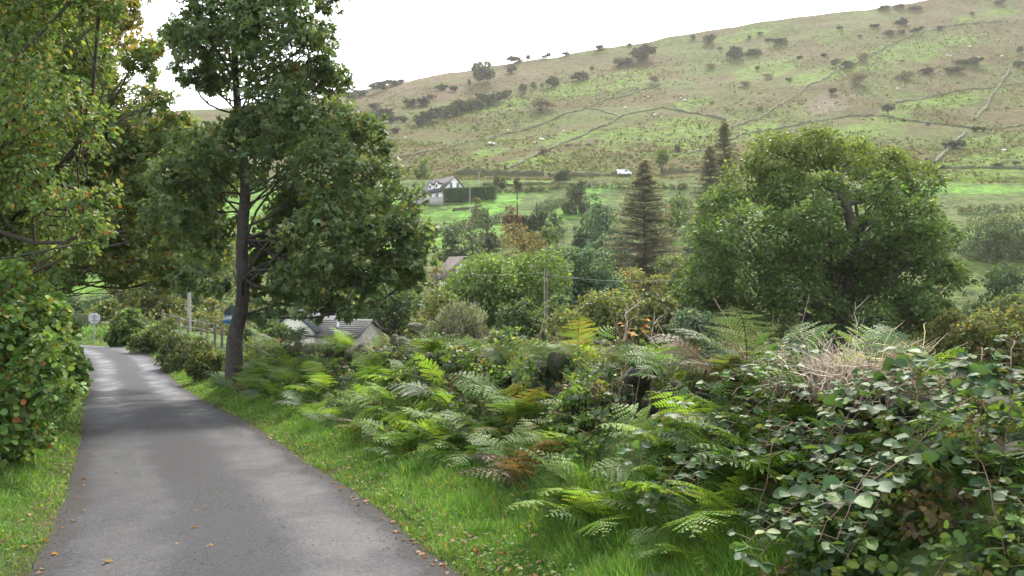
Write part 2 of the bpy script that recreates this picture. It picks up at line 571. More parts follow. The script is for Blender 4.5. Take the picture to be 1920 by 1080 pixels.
# ------------------------------------------------------------------ crowns, trunks, bushes
def crown_leaves(mb, r, clumps, n, size, palette, tv=LEAF_V, tf=LEAF_F, up=.5, droop=.35, spray=9, top_tint=None, flat=.45, inner=.5):
    """leaves in sprays over a list of clumps (x, y, z, radius[, squash])"""
    C = np.array([(c[0], c[1], c[2]) for c in clumps]); Rr = np.array([c[3] for c in clumps]); sq = np.array([c[4] if len(c) > 4 else .85 for c in clumps])
    ns = max(4, n // spray)
    ci = r.choice(len(C), ns, p=Rr ** 2 / (Rr ** 2).sum())
    d = nrm(r.normal(size=(ns, 3)) + np.array([0, 0, .25]))
    rad = Rr[ci] * (inner + (1.06 - inner) * np.sqrt(r.random(ns)))
    sp = C[ci] + d * rad[:, None] * np.stack([np.ones(ns), np.ones(ns), sq[ci]], 1)
    snorm = nrm(d * .6 + UP * up + r.normal(0, .35, (ns, 3)))
    sr = Rr[ci] * r.uniform(.16, .30, ns)
    k = r.integers(0, ns, n)
    a = r.uniform(0, 2 * pi, n)
    tx = nrm(np.cross(snorm[k], r.normal(size=(n, 3)) * .2 + np.array([.3, .9, .1]))); ty = np.cross(snorm[k], tx)
    q = np.sqrt(r.random(n)) * sr[k]
    off = (np.cos(a) * q)[:, None] * tx + (np.sin(a) * q)[:, None] * ty
    pos = sp[k] + off + snorm[k] * (r.normal(0, 1, n) * sr[k] * flat)[:, None]
    nv = nrm(snorm[k] + r.normal(0, .55, (n, 3)))
    dv = nrm(off / np.maximum(sr[k], 1e-3)[:, None] + d[k] * .5 - UP * droop + r.normal(0, .4, (n, 3)))
    tint = pal(r, n, palette) * np.exp(r.normal(0, .16, (ns, 1)))[k]
    if top_tint is not None:  # recolours the upper leaves: autumn orange on the maple, painted sunlight on the oak
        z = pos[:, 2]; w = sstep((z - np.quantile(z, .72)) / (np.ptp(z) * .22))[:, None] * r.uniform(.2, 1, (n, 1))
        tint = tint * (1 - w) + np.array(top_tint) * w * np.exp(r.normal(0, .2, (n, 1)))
    scatter(mb, tv, tf, pos, frames(nv, dv), size * r.uniform(.65, 1.25, n), tint)
    return mb


def rand_clumps(r, c, R, n, lo=.5, hi=.78, rr=(.26, .42), zmin=-.65):
    out = []
    while len(out) < n:
        d = nrm(r.normal(size=3))
        if d[2] < zmin: continue
        p = np.array(c) + d * np.array(R) * r.uniform(lo, hi)
        out.append((*p, min(R) * r.uniform(*rr) * 1.15, r.uniform(.7, .95)))
    out.append((*c, min(R) * .6, .9))
    return out


def limb(mb, r, a, b, ra, rb, tint, n=7, bend=.12, sides=6):
    a = np.array(a, float); b = np.array(b, float)
    t = np.linspace(0, 1, n)[:, None]
    L = np.linalg.norm(b - a)
    w = r.normal(0, bend * L, 3)
    p = a * (1 - t) + b * t + np.sin(t * pi) * (w + np.array([0, 0, -.04 * L])) + np.sin(t * 2 * pi) * r.normal(0, .04 * L, 3)
    mb.tube(p, ra + (rb - ra) * np.linspace(0, 1, n) ** .8, sides, tint, cap=False)
    return p


BARK = (.075, .062, .05)


def trunk_mesh(r, pts, radii, clumps, tint=BARK, nl=None, flare=True, lr=.4, twigs=3):
    """tapered trunk with a limb to each clump and twigs beyond"""
    mb = MB()
    pts = np.array(pts, float); radii = np.array(radii, float)
    P_ = _smooth(pts, 5); R_ = np.interp(np.linspace(0, 1, len(P_)), np.linspace(0, 1, len(radii)), radii)
    mb.tube(P_, R_, 12, tint)
    for c in clumps[:nl]:
        c3 = np.array(c[:3])
        zt = np.clip(c3[2] - .55 * np.linalg.norm(c3[:2] - P_[0, :2]) - .5 * r.random(), P_[0, 2] + r.uniform(.17, .36) * np.ptp(P_[:, 2]), P_[-1, 2])
        i = int(np.argmin(np.abs(P_[:, 2] - zt)))
        p = limb(mb, r, P_[i], c3, min(R_[i] * lr, .16) + .012, .018, tint)
        for q in range(twigs):
            e = c3 + nrm(r.normal(size=3)) * c[3] * .8
            limb(mb, r, p[r.integers(3, 6)], e, .018, .006, tint, 5, .1, 4)
    return mb


def tree(name, label, cat, px, Y, py_top, wpx, palette, n=6000, size=.3, nclump=16, trunk_frac=.3, group=None, seed=0, tv=LEAF_V,
         tf=LEAF_F, squash=1.0, bark=BARK, material=None, top_tint=None, lean=0., up=.5, droop=.35, spray=9, sink=0., rr=(.26, .42), zmin=-.65):
    """tree or shrub whose foot stands on the land at photo column px and depth Y"""
    r = np.random.default_rng(seed + int(px) * 7 + int(Y))
    g = G(px, Y); g[2] -= sink
    top = EYE + (HOR - py_top) / F * Y
    h = top - g[2]
    rx = wpx * 1.12 / 2 / F * Y
    z0 = h * trunk_frac * .6
    low = trunk_frac < .16
    if trunk_frac < .06: z0 = -h * .25
    c = np.array([lean, 0, (z0 + h) / 2]); R = (rx, rx * .9, (h - z0) / 2)
    cl = rand_clumps(r, c, R, nclump, rr=rr, zmin=zmin)
    if low:
        for q in range(9):
            a = r.uniform(0, 2 * pi); cl.append((rx * .62 * cos(a), rx * .55 * sin(a), h * r.uniform(.08, .25), min(rx, h) * r.uniform(.28, .4), .9))
    cl = [(q[0], q[1], q[2], q[3] * squash, q[4]) for q in cl]
    root = empty(name, g)
    tag(root, label, cat, group)
    tr = max(.05, h * .022)
    trunk_mesh(r, [(0, 0, -.15), (lean * .3, 0, h * .35), (lean * .7, 0, h * .75)], [tr * 1.4, tr, tr * .35], cl, bark, nl=10, twigs=2).build('trunk', M_BARK, root, True)
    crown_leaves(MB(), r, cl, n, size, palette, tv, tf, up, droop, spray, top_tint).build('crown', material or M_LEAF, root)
    return root

# ------------------------------------------------------------------ the big trees
SYC = [((0.086, 0.132, 0.057), 8), ((0.109, 0.155, 0.060), 6), ((0.144, 0.167, 0.063), 1.6), ((0.207, 0.161, 0.063), .25)]
OAK = [((.076, .13, .042), 8), ((.1, .155, .048), 5), ((.125, .165, .05), 2)]
BEECH = [((0.092, 0.151, 0.049), 8), ((0.135, 0.189, 0.054), 6), ((0.205, 0.216, 0.065), 2), ((0.238, 0.162, 0.049), .5), ((0.216, 0.076, 0.038), .15)]
MAPLE = [((.085, .135, .045), 8), ((.125, .17, .05), 6), ((.2, .185, .05), 1.8), ((.26, .17, .045), .7), ((.24, .1, .035), .15)]


def placed_tree(name, label, cat, foot, spec, Y, depth, trunk_px, radii, n, size, palette, seed, tv, tf, nl=None, back=.7, **kw):
    """crown clumps given as sight lines (px, py, radius px) and spread in depth round the trunk"""
    r = np.random.default_rng(seed)
    foot = np.array(foot, float)
    cl = []
    cx = np.mean([s[0] for s in spec]); half = (max(s[0] for s in spec) - min(s[0] for s in spec)) / 2 + 1
    for s in spec:
        lim = depth * math.sqrt(max(.12, 1 - ((s[0] - cx) / half) ** 2))
        dy = s[3] if len(s) > 3 else r.uniform(-1, .35) * lim
        p = P(s[0], s[1], Y + dy) - foot
        cl.append((*p, s[2] / F * (Y + dy) * kw.get('puff', .93), r.uniform(.7, .9)))
        if r.random() < back:
            p = P(s[0] + r.uniform(-15, 15), s[1] + r.uniform(-10, 10), Y + lim * r.uniform(.3, .9)) - foot
            cl.append((*p, s[2] / F * Y * .9, .8))
    kw.pop('puff', None)
    root = empty(name, foot)
    tag(root, label, cat)
    tp = [(0, 0, -.3)] + [tuple(P(a, b, c) - foot) for a, b, c in trunk_px]
    trunk_mesh(r, tp, radii, cl, nl=nl, **kw.pop('trunk', {})).build('trunk', M_BARK, root, True)
    crown_leaves(MB(), r, cl, n, size, palette, tv, tf, **kw).build('crown', M_LEAF, root)
    return root


foot = G(442, 22)
placed_tree('sycamore_tree', 'tall dark green sycamore with a bare lower trunk standing beside the lane', 'tree', foot,
            [(440, 15, 85), (378, 55, 62), (505, 50, 85), (565, 105, 72), (605, 150, 48), (430, 95, 72), (362, 125, 42), (520, 165, 66),
             (395, 150, 40), (620, 5, 34), (588, 60, 45), (340, 60, 40),
             (485, 240, 62), (560, 225, 66), (635, 235, 60), (690, 255, 45), (425, 268, 55), (372, 285, 60), (520, 305, 72),
             (615, 310, 72), (695, 330, 64), (752, 372, 48), (325, 335, 55), (395, 345, 55),
             (640, 400, 80), (725, 430, 70), (775, 440, 48), (790, 480, 36), (760, 410, 44), (770, 520, 34), (590, 455, 70), (560, 385, 58), (680, 495, 66), (625, 540, 52),
             (565, 520, 55), (735, 505, 45), (515, 565, 34), (515, 470, 55, 1.2), (500, 525, 45, .8), (395, 450, 45, 1.0), (535, 425, 55, 1.5), (420, 335, 45, 1.5), (405, 395, 45, 1.2), (600, 575, 36), (660, 585, 26), (560, 590, 24), (490, 590, 22), (350, 520, 34), (350, 430, 58), (310, 405, 52), (370, 490, 42), (400, 540, 26), (690, 560, 30),
             (450, -70, 95), (375, -50, 70), (540, -60, 90), (470, -150, 80), (590, -40, 40)],
            22, 2.6, [(440, 640, 22), (455, 560, 22), (454, 450, 22), (460, 340, 22), (446, 215, 22), (441, 90, 22), (448, -40, 22), (455, -130, 22)],
            [.30, .21, .175, .155, .14, .12, .09, .065, .04, .03], 42000, .138, SYC, 11, MAPLE_V, MAPLE_F, back=.35, spray=11, droop=.5, up=.75, nl=52, trunk=dict(tint=(.06, .052, .045), lr=.17, twigs=3), inner=.3)

foot = G(-230, 12.5)
placed_tree('beech_tree', 'large beech with drooping russet flecked branches hanging in from the left', 'tree', foot,
            [(20, 60, 100), (100, 35, 85), (160, 110, 70), (60, 190, 105), (0, 320, 115), (100, 290, 85), (165, 245, 52), (60, 415, 85),
             (130, 390, 62), (180, 425, 38), (205, 375, 34), (20, 465, 60), (90, 485, 45), (150, 470, 36), (-80, 100, 150), (-100, 300, 150),
             (-80, 450, 100), (185, 25, 52), (-150, -100, 200), (50, -80, 150), (195, -60, 90), (140, 180, 60), (30, 250, 80), (-170, 180, 160)],
            11, 1.8, [(-235, 500, 12.5), (-220, 250, 12.4), (-200, 50, 12.3), (-170, -160, 12.2)], [.42, .36, .3, .24, .12],
            80000, .064, BEECH, 12, LEAF_V, LEAF_F, spray=14, droop=.6, back=.5, inner=.2, trunk=dict(lr=.10, twigs=2))

foot = G(40, 28)
placed_tree('maple_tree', 'autumn tinted maple with orange leaves behind the beech overhanging the lane', 'tree', foot,
            [(200, 70, 62), (262, 112, 48), (180, 160, 66), (240, 205, 62), (298, 185, 36), (322, 245, 48), (200, 270, 75), (270, 290, 75),
             (350, 295, 50), (392, 335, 45), (180, 350, 75), (262, 378, 75), (330, 378, 64), (225, 455, 62), (300, 455, 60), (362, 440, 52),
             (280, 505, 38), (150, 500, 50), (110, 520, 40), (240, 510, 44), (60, 500, 50), (160, 440, 60), (320, 520, 30), (340, 505, 34), (392, 480, 44), (215, 505, 32), (235, 30, 36), (292, 85, 26), (130, 220, 80), (120, 400, 80), (140, 90, 70),
             (150, 0, 80), (60, 250, 120), (50, 100, 120)],
            27, 3.0, [(60, 520, 28), (90, 380, 28), (130, 240, 28), (170, 100, 28), (190, 10, 28)], [.4, .32, .27, .2, .13, .06],
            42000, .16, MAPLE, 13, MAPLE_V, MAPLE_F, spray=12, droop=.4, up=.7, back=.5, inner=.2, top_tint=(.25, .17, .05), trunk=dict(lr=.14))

foot = G(1590, 46)
placed_tree('oak_tree', 'huge rounded green oak spreading wide behind the roadside wall', 'tree', foot,
            [(1450, 290, 58), (1530, 278, 52), (1600, 302, 52), (1660, 312, 48), (1718, 348, 44), (1400, 338, 55), (1352, 392, 50), (1470, 350, 60),
             (1550, 360, 52), (1650, 378, 45), (1722, 408, 50), (1765, 448, 42), (1338, 448, 45), (1405, 428, 70), (1485, 445, 74), (1548, 455, 50),
             (1690, 472, 48), (1752, 500, 42), (1330, 520, 52), (1298, 568, 46), (1400, 515, 74), (1480, 535, 74), (1570, 540, 62), (1660, 556, 58),
             (1725, 560, 42), (1380, 585, 54), (1455, 598, 50), (1565, 600, 45), (1640, 600, 46), (1700, 598, 40), (1300, 610, 40), (1610, 470, 40), (1630, 425, 34), (1690, 435, 50), (1640, 490, 50), (1735, 455, 48), (1775, 520, 36), (1760, 590, 40), (1520, 410, 50), (1660, 350, 40)],
            45, 5.0, [(1590, 600, 46), (1592, 520, 46), (1600, 440, 46), (1580, 370, 46), (1560, 320, 46)], [.62, .5, .42, .33, .22, .1],
            76000, .2, OAK, 14, LEAF_V, LEAF_F, spray=12, droop=.15, up=.8, back=.8, puff=.82, inner=.55, top_tint=(.14, .175, .045), trunk=dict(lr=.6))  # top_tint paints the sunlit top of the crown into the leaf colour

# ------------------------------------------------------------------ trees and shrubs of the valley
YG = [((.12, .15, .045), 5), ((.09, .13, .04), 5), ((.18, .17, .05), 3)]
GOLD = [((.2, .18, .055), 4), ((.16, .17, .055), 5), ((.11, .14, .045), 5), ((.23, .14, .045), .5)]
BLUEG = [((0.068, 0.128, 0.074), 6), ((0.095, 0.155, 0.088), 5), ((0.068, 0.115, 0.054), 3)]
DARKG = [((0.044, 0.077, 0.037), 6), ((0.062, 0.100, 0.044), 4), ((0.088, 0.106, 0.050), 1)]
RUST = [((.15, .085, .05), 5), ((.11, .075, .045), 4), ((.07, .08, .04), 2)]
OLIVE = [((.09, .105, .045), 5), ((.12, .11, .05), 4), ((.07, .09, .035), 4)]
GREYW = [((.14, .16, .12), 6), ((.11, .13, .09), 4), ((.18, .18, .14), 2)]
MIDG = [((0.075, 0.127, 0.040), 6), ((0.098, 0.149, 0.046), 5), ((0.138, 0.161, 0.057), 2)]
LIME = [((.11, .18, .045), 5), ((.14, .2, .05), 4), ((.08, .13, .04), 4)]

TREES = [
    # name, label, cat, px, Y, top, width, palette, n, size, clumps, trunk, kw
    ('lime_green_tree', 'broad round pale green tree below the white house in the valley middle', 'tree', 945, 60, 446, 232, LIME, 15000, .26, 24, .15, {}),
    ('ash_tree', 'rounded bluish green tree immediately right of the pale green one', 'tree', 1078, 68, 442, 150, BLUEG, 8500, .27, 16, .2, {}),
    ('willow_shrub', 'silvery grey green willow shrub in front of the pale green tree', 'shrub', 892, 40, 545, 165, GREYW, 8000, .2, 16, .02, dict(tv=THIN_V, up=.1, droop=-.9)),
    ('autumn_shrub', 'round brown and gold shrub on the field edge above the pale green tree', 'shrub', 983, 112, 398, 118, [((.16, .13, .045), 4), ((.11, .12, .045), 5), ((.2, .13, .04), 1.5)], 5500, .34, 14, .05, {}),
    ('grey_green_tree', 'hazy grey green tree directly left of the brown conifer', 'tree', 1138, 150, 348, 88, BLUEG, 3500, .42, 10, .1, {}),
    ('grey_green_shrub', 'grey green shrub below the hazy tree left of the conifer', 'shrub', 1128, 120, 398, 100, BLUEG, 2500, .4, 9, .05, {}),
    ('hawthorn_tree', 'dark grey green hawthorn above the field right of the rust coloured shrub', 'tree', 1080, 205, 330, 46, DARKG + [((.1, .085, .06), 4)], 1800, .5, 8, .1, {}),
    ('rust_shrub', 'rust topped hedgerow shrub on the bright field edge', 'shrub', 970, 175, 355, 46, RUST, 1800, .42, 8, .0, {}),
    ('holly_tree', 'dark green pointed tree touching the rust topped shrub', 'tree', 1006, 174, 354, 42, DARKG, 1800, .42, 8, .05, {}),
    ('hedgerow_thorn', 'dark round thorn bush on the field below the clipped hedge', 'bush', 913, 165, 378, 48, DARKG + [((.12, .1, .06), 2)], 1800, .42, 8, .0, {}),
    ('small_thorn', 'small brownish thorn bush at the foot of the clipped hedge', 'bush', 892, 195, 360, 24, OLIVE + [((.16, .12, .07), 4)], 700, .4, 5, .0, {}),
    ('hedgerow_bramble', 'dark hump of hedgerow growth at the left end of the low field hedge', 'bush', 850, 140, 402, 56, DARKG, 1800, .4, 8, .0, {}),
    ('low_hedgerow', 'low dark hedgerow running below the field under the white house', 'hedge', 885, 140, 416, 90, DARKG + [((.1, .1, .05), 2)], 1600, .38, 10, .0, {}),
    ('field_hedgerow', 'low straggling hedgerow along the bright field right of the dark pointed tree', 'hedge', 1040, 178, 376, 46, DARKG, 900, .4, 6, .0, {}),
    ('pale_thorn_tree', 'small round light green tree above the roof of the white house', 'tree', 790, 272, 290, 36, LIME, 1100, .6, 7, .05, {}),
    ('dark_thorn_tree', 'small dark round tree against the brown foot of the hill', 'tree', 1055, 262, 309, 25, DARKG, 900, .55, 6, .0, {}),
    ('lone_thorn_tree', 'small dull green thorn above the end of the clipped hedge', 'tree', 936, 248, 320, 21, OLIVE + DARKG, 700, .5, 5, .1, {}),
    ('slender_thorn_tree', 'small slender thorn standing alone in the upper bright field', 'tree', 970, 228, 330, 14, OLIVE, 600, .42, 5, .25, {}),
    ('field_tree', 'light green tree on the hill foot behind the conifer top', 'tree', 1240, 285, 280, 32, LIME, 1100, .6, 7, .2, {}),
    ('hazel_shrub', 'green shrub right of the conifer at mid height', 'shrub', 1270, 170, 350, 60, MIDG, 1800, .42, 9, .05, {}),
    ('thorn_thicket', 'grey green thicket between the conifer and the oak', 'shrub', 1300, 140, 395, 60, BLUEG, 1600, .4, 8, .0, {}),
    ('golden_shrub', 'yellow and orange shrub at the foot of the brown conifer', 'shrub', 1205, 85, 480, 110, GOLD, 5000, .28, 12, .05, {}),
    ('olive_birch', 'olive and brown shrub left of the conifer foot', 'shrub', 1120, 95, 430, 110, OLIVE, 4200, .3, 12, .05, {}),
    ('yellow_sallow', 'tall yellow green bush just left of the big oak', 'bush', 1285, 70, 440, 100, YG, 5000, .26, 12, .05, {}),
    ('yellow_hazel', 'spreading yellow green bush behind the tall fern on the wall', 'bush', 1135, 42, 535, 185, YG, 9000, .2, 18, .02, {}),
    ('olive_hazel', 'olive bush right of the yellow green one below the conifer', 'bush', 1225, 40, 548, 130, OLIVE + YG, 6000, .2, 14, .02, {}),
    ('grey_sallow', 'grey green bush tucked under the left skirt of the oak', 'bush', 1300, 38, 545, 110, BLUEG + GREYW[:1], 6000, .19, 14, .02, {}),
    ('dark_alder', 'dark bush filling the gap between the willow and the round tree', 'bush', 965, 48, 540, 120, DARKG + MIDG, 5000, .22, 12, .02, {}),
    ('dusky_shrub', 'dull green shrub left of the willow behind the sycamore edge', 'shrub', 815, 50, 515, 110, MIDG + GOLD[:2], 5000, .22, 12, .02, {}),
    ('purple_shrub', 'brownish leafless looking shrub left of the pale green tree', 'shrub', 832, 75, 484, 110, RUST + OLIVE, 3000, .25, 10, .05, dict(spray=5)),
    ('dark_thicket', 'dark shrub behind the slate roof under the sycamore boughs', 'shrub', 735, 60, 505, 150, DARKG + MIDG, 6000, .25, 14, .02, {}),
    ('shady_thicket', 'deep green thicket behind the white gable under the sycamore', 'shrub', 590, 75, 500, 190, DARKG + MIDG, 6000, .28, 14, .02, {}),
    ('golden_alder', 'golden green shrub at the far right edge beyond the wall', 'shrub', 1880, 36, 520, 150, GOLD + YG, 8000, .17, 16, .02, {}),
    ('yellow_bramble', 'low yellow bush at the right foot of the oak', 'bush', 1790, 38, 545, 120, YG + GOLD[:1], 6000, .17, 14, .02, {}),
    ('dark_hedgerow_tree', 'dark bushy tree right of the oak near the photo edge', 'tree', 1878, 75, 452, 130, DARKG, 6000, .28, 14, .05, {}),
    ('far_hedgerow', 'long grey green hedgerow across the field right of the oak', 'hedge', 1852, 150, 370, 130, OLIVE + BLUEG, 4500, .4, 16, .0, {}),
    ('far_hedgerow_end', 'shorter grey hedgerow bush continuing at the right photo edge', 'hedge', 1945, 150, 378, 90, OLIVE + DARKG, 2500, .4, 10, .0, {}),
    ('shaded_bush', 'dark green bush below the bright field beyond the road sign', 'bush', 150, 66, 538, 110, DARKG + BLUEG, 4500, .27, 12, .02, {}),
    ('sallow_bush', 'yellow green bush just behind the road sign', 'bush', 208, 63, 558, 75, YG, 3500, .24, 10, .02, {}),
    ('olive_tree_bush', 'olive brown shrub right of the bright field patch', 'shrub', 232, 72, 495, 90, OLIVE, 4500, .26, 12, .05, {}),
    ('yellow_alder', 'large yellow and green shrub beneath the maple boughs', 'shrub', 295, 66, 480, 115, GOLD + MIDG, 7000, .25, 16, .05, {}),
    ('green_alder', 'green shrub behind the wooden pole beneath the maple', 'shrub', 350, 76, 500, 90, MIDG + BLUEG, 4500, .27, 12, .02, {}),
    ('yellow_thorn', 'yellow shrub just left of the sycamore trunk', 'shrub', 400, 60, 545, 70, GOLD, 3500, .22, 10, .02, {}),
    ('roadside_thorn', 'leafy green shrub on the bank right of the road sign', 'shrub', 236, 46, 572, 66, MIDG + LIME[:1], 4500, .17, 11, .02, {}),
    ('bank_bramble', 'tangled bramble mound on the bank left of the fence posts', 'bush', 300, 40, 600, 95, OLIVE + MIDG, 5000, .13, 14, .0, {}),
    ('bank_sallow', 'grey green tangle below the fence on the lane bank', 'bush', 355, 33, 612, 115, MIDG + GREYW[:1] + OLIVE, 6000, .11, 15, .0, {}),
    ('bank_briar', 'low leafy briar on the verge close to the sycamore foot', 'bush', 392, 27, 655, 70, MIDG + GOLD[:1], 4000, .09, 12, .0, {}),
    ('bank_laurel', 'dark leafy bush behind the sycamore trunk beside the white gable', 'bush', 500, 34, 590, 85, DARKG + MIDG, 5000, .13, 12, .0, {}),
    ('field_sallow', 'dull olive bush on the field margin left of the conifer foot', 'bush', 1062, 105, 448, 80, OLIVE + MIDG, 3000, .3, 10, .02, {}),
    ('field_hazel', 'green bush low in front of the brown conifer', 'bush', 1170, 78, 505, 100, MIDG + YG, 4000, .26, 12, .02, {}),
    ('margin_hazel', 'soft green bush right of the conifer foot', 'bush', 1262, 100, 432, 70, YG + MIDG, 3000, .3, 10, .02, {}),
    ('margin_thorn', 'dark bush between the conifer and the oak shoulder', 'bush', 1318, 95, 470, 76, DARKG + OLIVE, 3000, .3, 10, .02, {}),
    ('valley_ash', 'pale green bush just above the autumn gold shrub', 'bush', 1030, 138, 412, 60, MIDG, 2200, .36, 9, .02, {}),
    ('valley_hazel', 'green bush filling below the bluish green tree', 'bush', 1060, 52, 545, 120, MIDG + BLUEG, 5000, .22, 12, .02, {}),
    ('valley_thorn', 'dark green bush beneath the yellow bush left of the oak', 'bush', 1185, 58, 535, 120, DARKG + OLIVE, 5000, .23, 12, .02, {}),
    ('hedgerow_ash', 'round green tree right of the conifer on the upper field', 'tree', 1268, 205, 345, 42, MIDG + BLUEG, 1400, .48, 7, .05, {}),
    ('hedgerow_holly', 'dark hedgerow bush under the hazy tree left of the conifer', 'bush', 1100, 165, 385, 50, DARKG + BLUEG, 1800, .42, 8, .02, {}),
    ('scrub_willow', 'yellowish bush between the pale green tree and the sycamore edge', 'bush', 850, 66, 520, 90, YG + GOLD, 4000, .25, 11, .02, {}),
    ('field_corner_bush', 'brownish bush on the field edge above the pale green tree', 'bush', 900, 105, 432, 70, OLIVE, 2400, .3, 9, .02, {}),
    ('right_hazel', 'pale yellow green bush beyond the wall at the right edge', 'bush', 1930, 45, 480, 120, YG + MIDG, 5000, .2, 12, .02, {}),
    ('hidden_field_tree', 'dark tree filling the background behind the maple', 'tree', 60, 100, 440, 130, DARKG + MIDG, 4500, .36, 12, .1, {}),
    ('far_left_tree', 'green tree beyond the lane behind the sycamore and maple boughs', 'tree', 395, 120, 400, 190, MIDG + OLIVE, 6000, .4, 14, .1, {}),
    ('far_mid_tree', 'dull green tree on the valley side behind the sycamore crown', 'tree', 640, 130, 400, 180, MIDG + OLIVE, 5000, .42, 14, .1, {}),
]
for i, (nm, lab, cat, px, Y, top, w, pl, n, sz, nc, tf_, kw) in enumerate(TREES):
    tree(nm, lab, cat, px, Y, top, w, pl, int(n * 1.7), sz, nc, tf_, seed=100 + i, **kw)


def conifer(name, label, px, Y, py_top, wpx, seed, palette, full=1.0):
    r = np.random.default_rng(seed)
    g = G(px, Y); top = EYE + (HOR - py_top) / F * Y; h = top - g[2]; R = wpx / 2 / F * Y
    root = empty(name, g); tag(root, label, 'conifer')
    t = MB().tube([(0, 0, -.2), (.03 * h * .1, 0, h * .5), (0, 0, h)], [h * .02, h * .012, .02], 9, (.11, .09, .075))
    lv = MB(); pos, dv, nv = [], [], []
    for z in (np.linspace(h * .04, h * .985, 110) + r.normal(0, h * .006, 110)):
        L = R * 1.85 * (1 - (z / h)) ** .8 + .12
        for q in range(6):
            if r.random() > full: continue
            a = r.uniform(0, 2 * pi); l = L * r.uniform(.55, 1.1)
            d = np.array([cos(a), sin(a), 0])
            s = np.linspace(0, 1, 6)[:, None]
            p = np.array([0, 0, z + r.normal(0, .1)]) + d * l * s + UP * (.22 * l * s - .12 * l * s ** 2 + r.normal(0, .03, (6, 1)))
            t.tube(p, np.linspace(.06, .015, 6), 4, (.17, .14, .11), cap=False)
            m = int(34 * l / R + 9)
            u = r.random(m) ** .7
            c = np.stack([np.interp(u, s[:, 0], p[:, k]) for k in range(3)], 1)
            side = np.array([-d[1], d[0], 0]) * r.choice([-1, 1], m)[:, None]
            pos.append(c); dv.append(nrm(side * .7 + d * .7 + r.normal(0, .3, (m, 3)) + UP * .1)); nv.append(nrm(UP + r.normal(0, .5, (m, 3))))
    pos = np.concatenate(pos); n = len(pos)
    scatter(lv, THIN_V, LEAF_F, pos, frames(np.concatenate(nv), np.concatenate(dv)), np.stack([np.full(n, .38), r.uniform(.5, 1.0, n) * R * .17, np.full(n, .38)], 1), pal(r, n, palette))
    t.build('trunk', M_BARK, root, True); lv.build('crown', M_LEAF, root)
    return root


conifer('spruce_tree', 'tall brownish conifer with bare looking drooping branches in the valley', 1208, 118, 300, 118, 5,
        [((.19, .18, .14), 5), ((.14, .165, .11), 6), ((.22, .2, .17), 2)])
conifer('larch_tree', 'thin hazy conifer rising behind the left shoulder of the oak', 1358, 150, 226, 84, 6, [((.14, .155, .11), 5), ((.16, .155, .12), 3)], .85)
conifer('young_larch', 'shorter hazy conifer left of the thin one behind the oak', 1330, 145, 272, 76, 8, [((.14, .155, .11), 5), ((.16, .155, .12), 3)], .8)


# clipped hedge by the white house
def clipped_hedge():
    a = H(836, 380); b = H(931, 374)
    r = np.random.default_rng(3)
    root = empty('clipped_hedge', a)
    tag(root, 'neatly clipped dark green hedge beside the white house across the valley', 'hedge')
    d = b - a; L = np.linalg.norm(d[:2]); n = 9000
    hh = 3.2
    u = r.random(n); s = r.uniform(-1, 1, n); z = r.random(n)
    face = r.random(n)
    s = np.where(face < .45, -1, s); z = np.where(face > .75, 1, z)
    pos = d[None] * u[:, None] + np.stack([s * .5, s * .8, z * hh], 1) + r.normal(0, .1, (n, 3))
    nv = nrm(np.where((face > .75)[:, None], UP, np.array([-.1, -1, .2])) + r.normal(0, .5, (n, 3)))
    crown_mb = scatter(MB(), LEAF_V, LEAF_F, pos, frames(nv, nrm(r.normal(size=(n, 3)) + UP * .3)), r.uniform(.25, .5, n), pal(r, n, [((.055, .11, .05), 5), ((.07, .125, .055), 3)], .18))
    crown_mb.build('crown', M_LEAF, root)
    st = MB()
    for q in np.linspace(.03, .97, 12): st.tube([d * q + [0, 0, -.3], d * q + [0, 0, hh * .8]], [.12, .05], 6, BARK)
    st.build('trunk', M_BARK, root)


clipped_hedge()

def hedge_line(label, pts, h, seed, palette=DARKG):
    r = np.random.default_rng(seed)
    p3 = np.array([H(a, b) for a, b in pts]); s = np.concatenate([[0], np.cumsum(np.linalg.norm(np.diff(p3, axis=0), axis=1))])
    n = int(s[-1] / 1.3) + 2; cl = []
    for q in np.linspace(0, s[-1], n):
        c = np.array([np.interp(q, s, p3[:, k]) for k in range(3)]) - p3[0]
        hh = h * r.uniform(.55, 1.25)
        cl.append((c[0] + r.normal(0, .3), c[1] + r.normal(0, .4), c[2] + hh * .4, hh * .62, .9))
    root = empty('hedgerow', p3[0]); tag(root, label, 'hedge')
    st = MB()
    for c in cl[::2]: st.tube([(c[0], c[1], c[2] - c[3] - .4), c[:3]], [.07, .03], 5, BARK)
    st.build('trunk', M_BARK, root)
    crown_leaves(MB(), r, cl, n * 150, .36, palette, spray=7).build('crown', M_LEAF, root)


hedge_line('dark hedgerow climbing right from the dark pointed tree to the hawthorn', [(1012, 402), (1050, 388), (1095, 376)], 2.4, 1, DARKG + [((.1, .09, .05), 2)])
hedge_line('low dark hedgerow crossing below the bright field under the white house', [(812, 444), (860, 436), (905, 424), (940, 418)], 2.6, 2, DARKG + [((.1, .1, .05), 2)])
hedge_line('thin ragged hedgerow between the upper bright field and the rust topped shrub', [(925, 362), (985, 360), (1060, 352)], 1.4, 3, OLIVE)
hedge_line('rough hedgerow behind the conifer along the upper fields', [(1100, 352), (1180, 352), (1290, 356)], 1.6, 4, OLIVE + DARKG)
hedge_line('dark field hedge running right below the far right grassy field', [(1800, 402), (1860, 398), (1930, 396)], 2.0, 5, OLIVE + DARKG)

